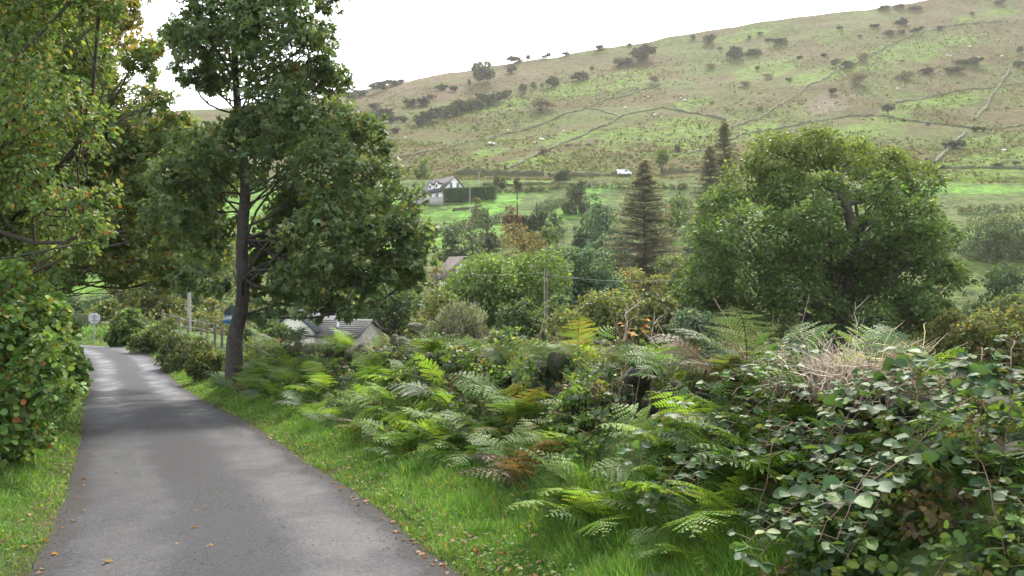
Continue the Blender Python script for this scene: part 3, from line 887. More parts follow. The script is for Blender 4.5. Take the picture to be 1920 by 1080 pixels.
# ------------------------------------------------------------------ houses
def prism(mb, w, l, h0, h1, tint, off=(0, 0, 0), gable_only=False):
    """gabled block: width w along x (gable faces -y and +y), length l along y, eaves h0, ridge h1"""
    x, y = w / 2, l / 2
    v = np.array([[-x, -y, 0], [x, -y, 0], [x, -y, h0], [0, -y, h1], [-x, -y, h0], [-x, y, 0], [x, y, 0], [x, y, h0], [0, y, h1], [-x, y, h0]]) + np.array(off)
    mb.add(v, [[0, 1, 2, 4], [6, 5, 9, 7], [1, 6, 7, 2], [5, 0, 4, 9]], tint)
    mb.add(v, [[4, 2, 3], [7, 9, 8]], tint)
    return mb


def gable_roof(mb, w, l, h0, h1, tint, over=.3, th=.14):
    sl_ = (h1 - h0) / (w / 2)
    for s in (-1, 1):
        e = np.array([s * (w / 2 + over), h0 - sl_ * over + .03]); rdg = np.array([0., h1 + .03])
        y = l / 2 + over
        v = np.array([[e[0], -y, e[1]], [rdg[0], -y, rdg[1]], [rdg[0], y, rdg[1]], [e[0], y, e[1]]])
        v2 = v + np.array([0, 0, th])
        mb.add(np.vstack([v, v2]), [[0, 1, 2, 3], [7, 6, 5, 4], [0, 4, 5, 1], [1, 5, 6, 2], [2, 6, 7, 3], [3, 7, 4, 0]], tint)
    return mb


WHITE = (.8, .79, .76); SLATE = (.045, .04, .044); DGLASS = (.05, .055, .06)


def window(root, c, w, h, face, sill=True):
    """frame, with pane (and sill) as its sub-parts; face = outward direction in the xy plane"""
    fx, fy = face; a = math.atan2(fx, -fy)
    c = np.array(c, float)
    fr = MB()
    o = np.array([fx, fy, 0.])
    t = np.array([-fy, fx, 0.])
    for s in (-1, 1):
        fr.box(c + t * s * (w / 2) + o * .03, (.12, .1, h + .12), (.7, .7, .68), a)
        fr.box(c + UP * s * (h / 2) + o * .032, (w, .1, .12), (.7, .7, .68), a)
    fr.box(c + o * .031, (.07, .08, h - .1), (.7, .7, .68), a)
    f = fr.build('window', M_PAINT, root)
    MB().box(c + o * .012, (w - .1, .05, h - .1), DGLASS, a).build('pane', M_PLAIN, f)
    if sill: MB().box(c - UP * (h / 2 + .12) + o * .09, (w + .35, .2, .1), (.6, .6, .58), a).build('sill', M_PAINT, f)


def far_house():
    Y = 232.
    b = H(852, 378, 190)
    root = empty('white_house', b, radians(-56))
    tag(root, 'white gabled house with dark slate roof and dormers beneath the hill', 'house')
    # local: ridge along x, right gable at +x end
    w, L, h0, h1 = 7.4, 13.0, 3.2, 7.0
    m = MB(); mm = MB()
    prism(mm, w, L, h0, h1, WHITE)
    for q in mm.v: q[:] = q @ rotz(-pi / 2).T
    # (rotated so the gable that faced -y now faces -x; mirror gives the same block)
    R90 = rotz(pi / 2)
    shift = np.array([-L / 2, 0, -.6])
    for q in mm.v: q[:] = q + shift
    mm.build('wall', M_PAINT, root)
    rf = gable_roof(MB(), w, L, h0, h1, SLATE, .45, .2)
    for q in rf.v: q[:] = q @ R90.T + shift
    roof = rf.build('roof', M_SLATE, root)
    for s in (-1, 1): window(root, (0, s * 1.0, 4.1), .85, 1.5, (1, 0))
    for x in (-2.6, -6.2, -9.8): window(root, (x, -w / 2, 1.4), 1.7, 1.3, (0, -1))
    MB().box((-4.3, -w / 2 - .03, .5), (1.0, .1, 2.1), (.35, .36, .38)).build('door', M_PAINT, root)
    for x in (-3.4, -7.0):
        d = prism(MB(), 1.9, 2.4, 1.2, 2.0, WHITE, (x, -w / 2 + 1.45, 3.4)).build('dormer', M_PAINT, root)
        dr = gable_roof(MB(), 1.9, 2.4, 1.2, 2.0, SLATE, .2, .12)
        for q in dr.v: q[:] = q + np.array([x, -w / 2 + 1.45, 3.4])
        dr.build('dormer_roof', M_SLATE, d)
        MB().box((x, -w / 2 + .2, 4.1), (1.0, .08, .8), DGLASS).build('pane', M_PLAIN, d)
    # terrace wall in front
    t = empty('terrace_wall', H(812, 384, 190), radians(-8)); tag(t, 'grey retaining wall with pale coping in front of the white house', 'wall')
    MB().box((-1.5, 0, .6), (8, .35, 2.4), (.27, .26, .24)).build('panel', M_PAINT, t)
    MB().box((-1.5, 0, 1.86), (8.2, .5, .14), (.45, .43, .4)).build('coping', M_PAINT, t)


far_house()


def near_house():
    Y = 54.
    g = G(600, Y)
    eave = EYE + (HOR - 631) / F * Y - g[2]
    root = empty('white_cottage', g, radians(-12)); tag(root, 'white cottage with a low slate roof just below the wall under the sycamore', 'house')
    u = Y / F
    x0 = (578 - 600) * u; x1 = (674 - 600) * u
    L = x1 - x0; w = 4.4; h1 = eave + .85
    mm = prism(MB(), w, L, eave, h1, (.5, .48, .42))
    for q in mm.v: q[:] = q @ rotz(pi / 2).T + np.array([(x0 + x1) / 2, 2.2, 0])
    mm.build('wall', M_PAINT, root)
    rf = gable_roof(MB(), w, L, eave, h1, (.085, .086, .085), .18, .12)
    for q in rf.v: q[:] = q @ rotz(pi / 2).T + np.array([(x0 + x1) / 2, 2.2, 0])
    roof = rf.build('roof', M_SLATE, root)
    MB().tube([(.75, 1.1, eave + .5), (.75, 1.1, eave + 1.05)], [.09, .09], 10, (.75, .75, .75)).build('vent', M_PAINT, roof)
    sl2 = MB()
    for k in range(1, 9):
        y = -.2 + 2.35 * k / 9; z = eave + .85 * (y + .02) / 2.2 + .165
        sl2.box(((x0 + x1) / 2, y, z), (L + .34, .03, .025), (.06, .06, .065))
    sl2.build('slate_course', M_SLATE, roof)
    # taller block on the left, gable to the lane
    e2 = eave + .35; r2 = eave + 1.5; w2 = 2.9; l2 = 5
    bb = MB(); prism(bb, w2, l2, e2, r2, (.8, .76, .66), (x0 - 1.05, 2.4, 0)); bb.build('gable', M_PAINT, root)
    r3 = gable_roof(MB(), w2, l2, e2, r2, (.06, .065, .075), .2, .12)
    for q in r3.v: q[:] = q + np.array([x0 - 1.05, 2.4, 0])
    rr = r3.build('gable_roof', M_SLATE, root)
    MB().box((x0 - 1.5, 3.4, r2 + .2), (.75, .6, 1.6), (.3, .14, .1)).build('chimney', M_STONE, rr)


near_house()


def cottage_roof_glimpse():
    g = G(856, 92)
    root = empty('brown_roofed_house', g, radians(25)); tag(root, 'small house glimpsed between shrubs left of the pale green tree', 'house')
    z = EYE + (HOR - 484) / F * 92 - g[2]
    prism(MB(), 3, 4, z - 2.0, z, WHITE).build('wall', M_PAINT, root)
    gable_roof(MB(), 3, 4, z - 2.0, z, (.085, .07, .066), .3, .15).build('roof', M_SLATE, root)


cottage_roof_glimpse()

# ------------------------------------------------------------------ posts, sign, poles, vehicle
def road_sign():
    g = G(176, 53)
    root = empty('road_sign', g, radians(8)); tag(root, 'grey backed road sign on a pole at the junction beyond the bend', 'sign')
    zc = EYE + (HOR - 597) / F * 53 - g[2]
    MB().tube([(0, 0, -.2), (0, 0, zc + .25)], [.045, .045], 10, (.25, .25, .25)).build('post', M_METAL, root, True)
    a = np.linspace(0, 2 * pi, 8, endpoint=False) + pi / 8
    v = np.stack([.36 * np.cos(a), 0 * a + .06, zc + .36 * np.sin(a)], 1); v2 = v + np.array([0, .02, 0])
    mb = MB().add(np.vstack([v, v2]), [[k, (k + 1) % 8, 8 + (k + 1) % 8, 8 + k] for k in range(8)], (.42, .42, .44))
    mb.add(v, [[7, 6, 5, 4, 3, 2, 1, 0]], (.42, .42, .44)).add(v2, [[0, 1, 2, 3, 4, 5, 6, 7]], (.5, .05, .05))
    mb.build('plate', M_METAL, root)
    MB().box((0, .047, zc + .12), (.5, .025, .04), (.3, .3, .3)).box((0, .047, zc - .12), (.5, .025, .04), (.3, .3, .3)).build('bracket', M_METAL, root)


road_sign()


def pole(name, label, px, Y, py_top, rad, wood=(.2, .18, .15), cross=False):
    g = G(px, Y); h = EYE + (HOR - py_top) / F * Y - g[2]
    root = empty(name, g); tag(root, label, 'pole')
    MB().tube([(0, 0, -.3), (0, 0, h)], [rad, rad * .8], 10, wood).build('post', M_WOOD, root, True)
    if cross:
        MB().box((0, -.12, h - .25), (.9, .09, .09), wood).build('crossarm', M_WOOD, root)
        for s in (-.38, .38): MB().tube([(s, -.12, h - .2), (s, -.12, h - .03)], [.035, .025], 8, (.5, .5, .5)).build('insulator', M_PAINT, root)
    return g + np.array([0, 0, h])


t1 = pole('utility_pole', 'slim weathered pole in front of the pale green tree, left of its twin', 1021, 50, 503, .042, (.25, .23, .19))
t2 = pole('utility_pole', 'slim weathered pole in front of the pale green tree, right of its twin', 1026, 50.3, 505, .036, (.22, .2, .17))
t3 = pole('utility_pole', 'grey wooden pole rising from the bank left of the sycamore trunk', 355, 48, 512, .11, (.3, .28, .25))
t4 = pole('utility_pole', 'thin pole with a crossarm behind the clipped hedge by the white house', 898, 236, 322, .12, (.3, .3, .28), True)
t5 = pole('utility_pole', 'thin pole in front of the clipped hedge by the white house', 881, 190, 350, .09, (.35, .34, .32))


def wire(label, a, b, sag):
    t = np.linspace(0, 1, 24)[:, None]
    p = a * (1 - t) + b * t - UP * sag * 4 * t * (1 - t)
    o = MB().tube(p - a, .006, 5, (.3, .3, .3), cap=False).build('wire', M_METAL, loc=a)
    tag(o, label, 'wire')


wire('thin grey wire strung from the twin poles towards the sycamore', t1 - [0, 0, .25], P(700, 505, 56), .25)
wire('thin grey wire strung from the twin poles towards the oak', t2 - [0, 0, .3], P(1330, 520, 46), .3)


def fence():
    pts = [(306, 43, 583), (322, 41, 588), (376, 36, 598), (389, 35.4, 602), (403, 34, 602), (416, 34.5, 612), (352, 38, 596), (338, 39.5, 592)]
    pts.sort()
    g0 = G(*pts[0][:2])
    root = empty('wire_fence', g0); tag(root, 'leaning wooden fence posts strung with wire on the bank beyond the sycamore', 'fence')
    r = np.random.default_rng(9); tops = []
    for px, Y, py in pts:
        g = G(px, Y); top = P(px, py, Y)
        tops.append(top - g0)
        MB().tube([g - g0 - [0, 0, .2], top - g0 + [r.normal(0, .04), 0, 0]], [.06, .05], 8, (.16, .14, .12)).build('post', M_WOOD, root)
    tops = np.array(tops)
    wm = MB()
    for dz in (.1, .4, .7): wm.tube(tops - [0, .06, dz], .008, 4, (.3, .29, .28), cap=False)
    wm.build('fence_wire', M_METAL, root)


fence()


def tarpaulin():
    c = P(434, 590, 30)
    g = G(435, 30)
    u = np.linspace(-1, 1, 9); X, Z = np.meshgrid(u, np.linspace(0, 1, 7))
    hx, hz = .34, .62
    v = np.stack([X * hx * (1 - .25 * Z), .25 * (1 - X ** 2) * (1 - Z ** 2) * -1 + .03 * np.sin(7 * X), Z * hz * (1 - .3 * X ** 2)], -1).reshape(-1, 3)
    n = 9; i = (np.arange(6)[:, None] * n + np.arange(8)[None]).ravel()
    tint = np.where((v[:, 2] < .12)[:, None], np.array([.02, .12, .3]), np.where((v[:, 2] < .24)[:, None], np.array([.6, .65, .68]), np.array([.03, .05, .05])))
    back = v + np.array([0, .06, 0])
    mb = MB().add(v, np.stack([i, i + 1, i + n + 1, i + n], 1), tint).add(back, np.stack([i + n, i + n + 1, i + 1, i], 1), tint)
    root = empty('tarpaulin', g); tag(root, 'dark sheet with a blue and white edge hung beside the sycamore trunk', 'tarpaulin')
    s = mb.build('sheet', M_PAINT, root, True); s.location = (0, 0, c[2] - g[2] - .3)
    MB().tube([(0, .12, -.1), (0, .12, c[2] - g[2] + .25)], [.04, .035], 8, (.15, .13, .11)).build('post', M_WOOD, root)


tarpaulin()


def van():
    g = H(1170, 329, 200)
    root = empty('parked_van', g, radians(4)); tag(root, 'white vehicle parked on the road at the foot of the hill', 'van')
    prof = np.array([[-2.3, .4], [2.35, .4], [2.4, .95], [1.75, 1.15], [1.2, 1.8], [-2.15, 1.9], [-2.35, 1.5]])
    v = np.vstack([np.column_stack([prof[:, 0], np.full(7, y), prof[:, 1]]) for y in (-.85, .85)])
    mb = MB().add(v, [[k, (k + 1) % 7, 7 + (k + 1) % 7, 7 + k] for k in range(7)], (.78, .78, .78))
    mb.add(v, [[6, 5, 4, 3, 2, 1, 0], [7, 8, 9, 10, 11, 12, 13]], (.78, .78, .78)).build('body', M_PAINT, root)
    for x in (-1.5, 1.5):
        for y in (-.8, .8):
            w = MB().tube([(x, y - .1, .34), (x, y + .1, .34)], [.34, .34], 14, (.03, .03, .03)).build('wheel', M_PLAIN, root)
    MB().box((.6, -.86, 1.45), (1.0, .03, .45), DGLASS).build('side_window', M_PLAIN, root)


van()


# junction bank and field walls: rough dry stone ridges along the land
def field_wall(label, pts, h=1.1, w=.8, tint=(.75, .72, .66), seed=0, name='field_wall', cat='stone wall', step=1.0, world=False, m=None):
    p3 = np.array(pts, float) if world else np.array([H(a, b) for a, b in pts])
    s = np.concatenate([[0], np.cumsum(np.linalg.norm(np.diff(p3[:, :2], axis=0), axis=1))])
    n = max(4, int(s[-1] / step)); q = np.linspace(0, s[-1], n)
    x = np.interp(q, s, p3[:, 0]); y = np.interp(q, s, p3[:, 1]); z = terrain(x, y)
    r = np.random.default_rng(seed)
    c = np.stack([x, y, z], 1); o0 = c[0].copy(); c = c - o0
    d = nrm(np.gradient(c, axis=0) * [1, 1, 0]); sd = np.stack([d[:, 1], -d[:, 0], 0 * x], 1)
    off = np.array([[-.5, -.25], [-.42, .5], [-.3, .95], [.3, 1.0], [.42, .5], [.5, -.25]])
    hh = h * (1 + vnoise(q, q * 0, 2.2, seed) * .8 + vnoise(q, q * 0 + 5, 9, seed + 1) * .7)
    v = c[:, None] + sd[:, None] * (off[None, :, 0:1] * w) + UP * (off[None, :, 1:2] * hh[:, None, None]) + r.normal(0, .14, (n, 6, 3)) * h
    k = len(off); i = (np.arange(n - 1)[:, None] * k + np.arange(k - 1)[None]).ravel()
    t = np.array(tint) * np.exp(r.normal(0, .3, (n * k, 1)))
    o = MB().add(v.reshape(-1, 3), np.stack([i, i + k, i + k + 1, i + 1], 1), t).build(name, m or M_STONE, loc=o0)
    tag(o, label, cat)


HW = [('long dark stone wall rising across the open hill from the house to the upper right', [(733, 300), (780, 290), (827, 280), (940, 253), (1040, 223), (1100, 203), (1193, 173), (1240, 158)], .9),
      ('crooked stone wall climbing from the foot of the hill towards the middle', [(947, 318), (1007, 290), (1073, 263), (1123, 240), (1160, 220), (1240, 203), (1280, 210), (1360, 227)], 1.0),
      ('short wall linking the two long walls in mid hill', [(1100, 203), (1130, 209), (1157, 217)], .8),
      ('faint overgrown wall climbing from the oak to the top right skyline', [(1373, 240), (1447, 207), (1513, 163), (1563, 137), (1613, 113), (1680, 80), (1763, 53), (1880, 40)], .9),
      ('wall running along the slope just above the crown of the oak', [(1290, 290), (1390, 253), (1513, 230), (1590, 218), (1640, 218), (1747, 232), (1830, 243), (1915, 236)], .9),
      ('thin wall crossing the slope from the lone thorn to the right edge', [(1680, 193), (1753, 180), (1800, 170), (1913, 157)], .8),
      ('pale straight stone wall dropping steeply at the right of the hill', [(1893, 133), (1860, 180), (1827, 227)], 1.2),
      ('pale tumbled wall dropping from the bush to the road above the oak', [(1812, 250), (1780, 280), (1752, 308)], 1.1)]
for i, (lab, pts, h) in enumerate(HW):
    field_wall(lab, pts, h * .85, .9, (1.9, 1.75, 1.4) if i >= 6 else (1.0, .98, .6), 40 + i)
field_wall('dark boundary wall along the hill foot right of the white house', [(856, 328), (900, 328), (960, 329), (1020, 330)], 1.5, .8, (0.57, 0.55, 0.51), 60)
field_wall('low boundary wall along the hill foot between the dark thorn and the conifer', [(1030, 331), (1100, 330), (1190, 329)], 1.1, .8, (0.76, 0.76, 0.66), 61)
field_wall('boundary wall along the hill foot behind the conifers', [(1240, 326), (1300, 324), (1345, 323)], 1.4, .8, (0.76, 0.72, 0.63), 62)
field_wall('low wall along the grassy road at the right edge of the hill foot', [(1735, 318), (1820, 316), (1925, 317)], 1.0, .8, (1.14, 1.10, 0.85), 63)
field_wall('short field wall below the upper bright field', [(905, 348), (960, 349), (1010, 347), (1062, 345)], .8, .8, (0.76, 0.80, 0.57), 64)
field_wall('low rubble wall on the slope below the white house', [(850, 396), (880, 392), (900, 388)], .7, .9, (1.14, 1.10, 0.95), 65)
field_wall('low grassy stone wall behind the road sign at the junction', [(-45, 63, 0), (-32, 60.5, 0), (-22, 59, 0), (-19, 58, 0)], 1.15, .7, (0.95, 0.95, 0.68), 66, step=.5, world=True)


# ------------------------------------------------------------------ bushes and sheep of the hill
def bush_mesh(kind, seed):
    r = np.random.default_rng(seed)
    cl = rand_clumps(r, (0, 0, .42), (.42, .42, .45), 9, .45, .75, (.3, .5), -.3)
    mb = MB()
    if kind == 'dark': crown_leaves(mb, r, cl, 900, .13, [((.035, .05, .032), 5), ((.05, .065, .035), 4), ((.08, .075, .05), 1)], spray=8)
    if kind == 'green': crown_leaves(mb, r, cl, 1000, .12, [((.055, .085, .045), 5), ((.075, .1, .05), 4)], spray=8)
    if kind == 'bare': crown_leaves(mb, r, cl, 800, .12, [((.14, .12, .085), 5), ((.11, .1, .075), 4)], THIN_V, LEAF_F, spray=4)
    if kind == 'thorn':
        cl = rand_clumps(r, (0, 0, .62), (.45, .45, .36), 9, .45, .75, (.3, .5), -.4)
        crown_leaves(mb, r, cl, 800, .12, [((.055, .07, .045), 5), ((.08, .085, .055), 4)], spray=6)
        mb.tube([(0, 0, -.05), (.03, 0, .3), (0, 0, .6)], [.05, .035, .02], 6, (.07, .06, .05))
    return mb


BUSH = {k: [bush_mesh(k, 70 + 10 * j + i).mesh('hill_bush', M_LEAF) for i in range(3)] for j, k in enumerate(('dark', 'green', 'bare', 'thorn'))}
HB = [  # px, base py, width px, height px, kind, own label or None
    (905, 157, 46, 42, 'green', 'large round tree standing alone high on the left shoulder of the hill'),
    (1203, 116, 48, 34, 'dark', 'broad dark round tree near the skyline at the middle of the hill'),
    (1167, 125, 42, 18, 'dark', 'low dark bush clump joined to the broad round skyline tree'),
    (1380, 112, 38, 25, 'dark', 'large dark bush high on the hill right of the skyline tree'),
    (1413, 103, 30, 10, 'dark', 'flat dark bush trailing right from the large high bush'),
    (1017, 209, 52, 28, 'bare', 'wide leafless brown bush in the green strip of the left hill'),
    (1610, 160, 42, 28, 'bare', 'wide grey leafless bush just above the brown scree'),
    (1695, 149, 42, 18, 'bare', 'flat grey leafless bush alone to the right of the scree'),
    (1665, 219, 26, 23, 'thorn', 'lone small thorn tree beside the wall below the scree'),
    (1560, 177, 18, 13, 'dark', 'small dark bush at the top left of the brown scree'),
    (1567, 128, 20, 17, 'thorn', 'small dark tree beside the overgrown wall, left of its neighbour'),
    (1590, 128, 24, 15, 'dark', 'round dark bush beside the overgrown wall, right of the small tree'),
    (1618, 116, 28, 17, 'bare', 'greyish bush on the overgrown wall above the scree'),
    (1790, 279, 38, 20, 'dark', 'dark bush growing from the tumbled pale wall at right'),
    (1750, 319, 42, 9, 'dark', 'long flat dark bush beside the road right of the oak'),
    (1227, 158, 24, 18, 'bare', 'pale brown bush at the upper end of the long dark wall'),
    (1023, 289, 28, 12, 'bare', 'grey bush growing on the crooked wall in the lower hill'),
    (1110, 138, 9, 13, 'thorn', 'tiny upright thorn in the green strip high on the hill'),
    (1038, 163, 30, 20, 'dark', 'dark bush pair above the green strip of the left hill'),
    (1088, 150, 36, 14, 'dark', 'flat dark bush above the green strip near the tiny thorn'),
]
up_l = 'small bush on the skyline at the left end of the hill'
for q in ((712, 172, 28, 22), (735, 162, 42, 12), (677, 180, 28, 12), (752, 158, 16, 10), (655, 186, 30, 14), (700, 168, 20, 12)): HB.append((*q, 'dark', up_l))
sky_l = 'small bush breaking the skyline in the middle of the hill'
for q in ((966, 118, 32, 12), (990, 111, 11, 11), (1028, 107, 11, 12), (1020, 111, 9, 8), (1125, 94, 22, 9), (958, 138, 20, 18), (1330, 82, 26, 18), (1300, 73, 12, 8), (1180, 87, 10, 6), (1060, 104, 16, 7)):
    HB.append((*q, 'dark', sky_l))
ban = 'dark gorse bush in the thick dark band on the left hillside'
for k, q in enumerate(np.linspace(0, 1, 11)):
    HB.append((787 + 150 * q, 236 - 44 * q, 32, 21 + 4 * (k % 3), 'dark', ban))
gor = 'dark gorse bush above the thick dark band on the left hillside'
for q in ((770, 201, 30, 18), (795, 200, 32, 18), (827, 169, 26, 11), (850, 172, 17, 13), (880, 161, 9, 12), (808, 185, 18, 8)): HB.append((*q, 'dark', gor))
gol = 'dark gorse bush left of the thick dark band beside the sycamore edge'
for q in ((720, 222, 40, 20), (733, 230, 26, 14), (756, 230, 22, 14), (741, 249, 22, 9), (700, 205, 26, 12), (712, 240, 20, 10)): HB.append((*q, 'dark', gol))
ln = 'small round bush in the line running up from the dark gorse band'
for q in ((951, 183, 18, 17), (981, 175, 20, 18), (1000, 168, 12, 14), (1017, 165, 9, 10)): HB.append((*q, 'green', ln))
rt = 'small dark bush scattered on the upper right of the hill'
for q in ((1463, 82, 34, 9), (1440, 78, 16, 6), (1667, 65, 24, 8), (1693, 46, 26, 12), (1717, 60, 22, 7), (1690, 63, 14, 7), (1728, 55, 12, 6), (1763, 57, 14, 9), (1657, 18, 22, 7),
          (1713, 18, 28, 6), (1687, 15, 20, 8), (1823, 29, 10, 7), (1873, 8, 24, 7), (1640, 50, 18, 5), (1425, 66, 9, 6), (1405, 73, 8, 6), (1574, 54, 12, 5), (1612, 70, 8, 5)): HB.append((*q, 'dark', rt))
r2_ = 'dark bush on the open right slope among the sheep'
for q in ((1740, 138, 28, 11), (1822, 122, 38, 13), (1787, 136, 34, 12), (1913, 99, 14, 12), (1910, 126, 20, 13), (1800, 120, 18, 8)): HB.append((*q, 'dark', r2_))
r3_ = 'small dark bush near the road and wall at the lower right of the hill'
for q in ((1828, 247, 20, 10), (1844, 247, 14, 10), (1870, 315, 24, 9), (1903, 309, 14, 7), (1740, 235, 10, 6), (1695, 228, 10, 5)): HB.append((*q, 'dark', r3_))
ms = 'small low bush dotted on the slope between the oak and the skyline'
for q in ((1332, 128, 24, 9), (1350, 92, 10, 5), (1420, 130, 9, 6), (1440, 146, 22, 8), (1400, 160, 26, 8), (1425, 205, 16, 6), (1480, 150, 18, 6), (1545, 105, 12, 5), (1335, 195, 8, 5), (1312, 240, 8, 5), (1313, 260, 7, 6), (1500, 110, 14, 5), (1720, 200, 8, 4), (1270, 290, 11, 20)):
    HB.append((*q, 'bare' if q[2] > 15 else 'dark', ms))
GRP = {}
for i, (px, py, w, h, k, lab) in enumerate(HB):
    g = H(px, py)
    o = bpy.data.objects.new('hill_bush', BUSH[k][i % 3])
    COL.objects.link(o)
    s = g[1] / F
    o.location = [float(c) for c in g]; o.scale = (w * s * 1.08, w * s * 1.0, h * s * 1.1); o.rotation_euler = (0, 0, i * 1.7)
    tag(o, lab, 'bush' if k != 'thorn' else 'tree', 'bushes scattered over the hillside')


def sheep_mesh():
    mb = MB()
    wool = (.72, .7, .64); dark = (.25, .22, .2)
    mb.tube([(-.58, 0, .62), (-.5, 0, .64), (-.25, 0, .66), (.1, 0, .66), (.4, 0, .68), (.52, 0, .74), (.68, 0, .72), (.86, 0, .62), (.94, 0, .58)],
            [.05, .22, .30, .31, .26, .15, .12, .085, .05], 12, wool)
    for x in (-.4, .35):
        for y in (-.14, .14): mb.tube([(x, y, .5), (x - .03, y, .25), (x, y, 0)], [.08, .045, .04], 6, dark)
    for s in (-1, 1): mb.tube([(.66, s * .08, .78), (.62, s * .2, .76)], [.04, .015], 5, wool)
    return mb


SHEEP = sheep_mesh().mesh('sheep', M_PAINT, True)
for i, (px, py) in enumerate(((918, 272), (926, 273), (1002, 271), (1013, 263), (1018, 264), (1057, 248), (1215, 184), (1173, 204), (1227, 218), (952, 247), (1277, 186), (1284, 190),
                              (1777, 106), (1782, 108), (1812, 103), (1819, 90), (1878, 108), (1835, 110), (1683, 169), (1882, 285), (760, 262), (1745, 95))):
    o = bpy.data.objects.new('sheep', SHEEP); COL.objects.link(o)
    g = H(px, py); o.location = [float(c) for c in g]; o.rotation_euler = (0, 0, i * 2.3); o.scale = (1.2, 1.2, 1.2)
    tag(o, 'white sheep grazing on the upper right slope of the hill' if px > 1650 else 'white sheep grazing on the middle and left slope of the hill', 'sheep', 'sheep grazing on the hill')


def rock_mesh(seed, amp=.25, sub=3):
    import bmesh
    bm = bmesh.new(); bmesh.ops.create_icosphere(bm, subdivisions=sub, radius=.5)
    r = np.random.default_rng(seed)
    planes = [(nrm(r.normal(size=3)), r.uniform(.2, .38)) for _ in range(10)]
    for v in bm.verts:
        c = np.array(v.co)
        for n_, d_ in planes:
            e = c @ n_ - d_
            if e > 0: c = c - n_ * e * .9
        c = c + nrm(c) * amp * .12 * sin(c[0] * 9 + seed) * cos(c[1] * 8 + c[2] * 7)
        v.co = c
    me = bpy.data.meshes.new('rock'); bm.to_mesh(me); bm.free()
    return me


def rock_arrays(seed):
    me = rock_mesh(seed, sub=2)
    v = np.array([q.co[:] for q in me.vertices]); f = np.array([p.vertices[:] for p in me.polygons])
    bpy.data.meshes.remove(me)
    return v, f


ROCKS = [rock_arrays(s) for s in range(10)]


def rock(label, loc, size, seed, rz=0., name='boulder', cat='rock', group=None, tint=(1, 1, 1)):
    v, f = ROCKS[seed % 10]
    o = MB().add(v * np.array(size), f, tint).build(name, M_STONE, None, False, loc)
    o.rotation_euler = (0.15 * (seed % 3 - 1), .1 * (seed % 5 - 2), rz)
    tag(o, label, cat, group)


for i, (px, py, w) in enumerate(((1063, 274, 14), (1103, 272, 14), (1888, 204, 12), (1690, 115, 14), (920, 273, 10), (957, 200, 14), (985, 283, 8), (1598, 188, 9), (1795, 157, 10), (1245, 292, 10), (893, 290, 8), (1030, 256, 8), (1215, 225, 8), (1480, 200, 8), (1620, 225, 8), (1700, 260, 10), (1850, 300, 8))):
    g = H(px, py); s = g[1] / F
    rock('pale boulder lying in the rough grass of the hillside', g + [0, 0, .2 * w * s * .3], (w * s, w * s, w * s * .6), i, i, group='boulders on the hillside', tint=(1.3, 1.3, 1.2))


# rushes and tussocks: the rough nap of the hill
def hill_nap():
    r = np.random.default_rng(31)
    n = 60000
    y = r.uniform(262, 600, n) ** 1.0
    x = y * r.uniform(-.22, .66, n)
    z = terrain(x, y)
    k = np.clip(vnoise(x, y, 14, 41) + vnoise(x, y, 40, 42) + .45, 0, 1) > r.random(n)
    x, y, z = x[k], y[k], z[k]; n = len(x)
    c = pal(r, n, [((.085, .07, .026), 5), ((.07, .082, .026), 5), ((.05, .055, .02), 2), ((.1, .07, .03), 1.5), ((.09, .14, .03), 2)], .25)
    q = 3
    pos = np.repeat(np.stack([x, y, z - .05], 1), q, 0) + r.normal(0, .35, (n * q, 3)) * [1, 1, 0]
    a = r.uniform(0, 2 * pi, n * q)
    nv = np.stack([np.cos(a), np.sin(a), np.full(n * q, .3)], 1)
    dv = nrm(UP + r.normal(0, .45, (n * q, 3)))
    sc = np.repeat(.25 + .75 * r.random(n) ** 2.2, q)
    o = scatter(MB(), ROUND_V, ROUND_F, pos, frames(nrm(nv), dv), sc, np.repeat(c, q, 0)).build('hill_tussocks', M_LEAF)
    tag(o, 'brown rush and bracken tussocks roughening the whole hillside', 'tussocks', kind='stuff')


hill_nap()

# ------------------------------------------------------------------ scrub of the valley floor
def valley_scrub():
    r = np.random.default_rng(51)
    n = 9000
    Y = r.uniform(24, 112, n); u = r.uniform(-.12, .66, n); m = r.random(n) < .35
    u = np.where(m, r.uniform(-.62, -.1, n), u); Y = np.where(m, r.uniform(50, 110, n), Y)
    x = u * Y
    d, _ = road_query(x, Y)
    kp = (np.abs(d) > 6.5) & ~((np.abs(u * F + 960 - 625) < 95) & (Y < 58)); x, Y = x[kp], Y[kp]; n = len(x)
    z = terrain(x, Y)
    h = (.7 + 1.6 * np.clip(vnoise(x, Y, 6, 52) + .4, 0, 1)) * np.clip(Y / 38, .5, 1)
    q = 9
    c = pal(r, n, [((.085, .1, .04), 5), ((.12, .13, .045), 4), ((.055, .08, .03), 4), ((.15, .12, .05), 2)], .25)
    pos = np.repeat(np.stack([x, Y, z], 1), q, 0)
    R_ = np.repeat(h, q)
    pos = pos + r.normal(0, 1, (n * q, 3)) * (R_ * .4)[:, None] * [1, 1, 0] + UP * (R_ * np.sqrt(r.random(n * q)))[:, None]
    nv = nrm(r.normal(0, .7, (n * q, 3)) + [0, -.3, .8]); dv = nrm(r.normal(0, 1, (n * q, 3)))
    o = scatter(MB(), LEAF_V, LEAF_F, pos, frames(nv, dv), r.uniform(.5, 1.2, n * q) * np.repeat(.12 + Y * .0032, q), np.repeat(c, q, 0)).build('scrub', M_LEAF)
    tag(o, 'rough scrub covering the valley floor between the trees', 'scrub', kind='stuff')


valley_scrub()


# ------------------------------------------------------------------ roadside wall
def wall_pt(Y, d=3.55):
    x, y, z = lane(Y, d)
    return np.array([x, y, z])


WALL_H = 1.24


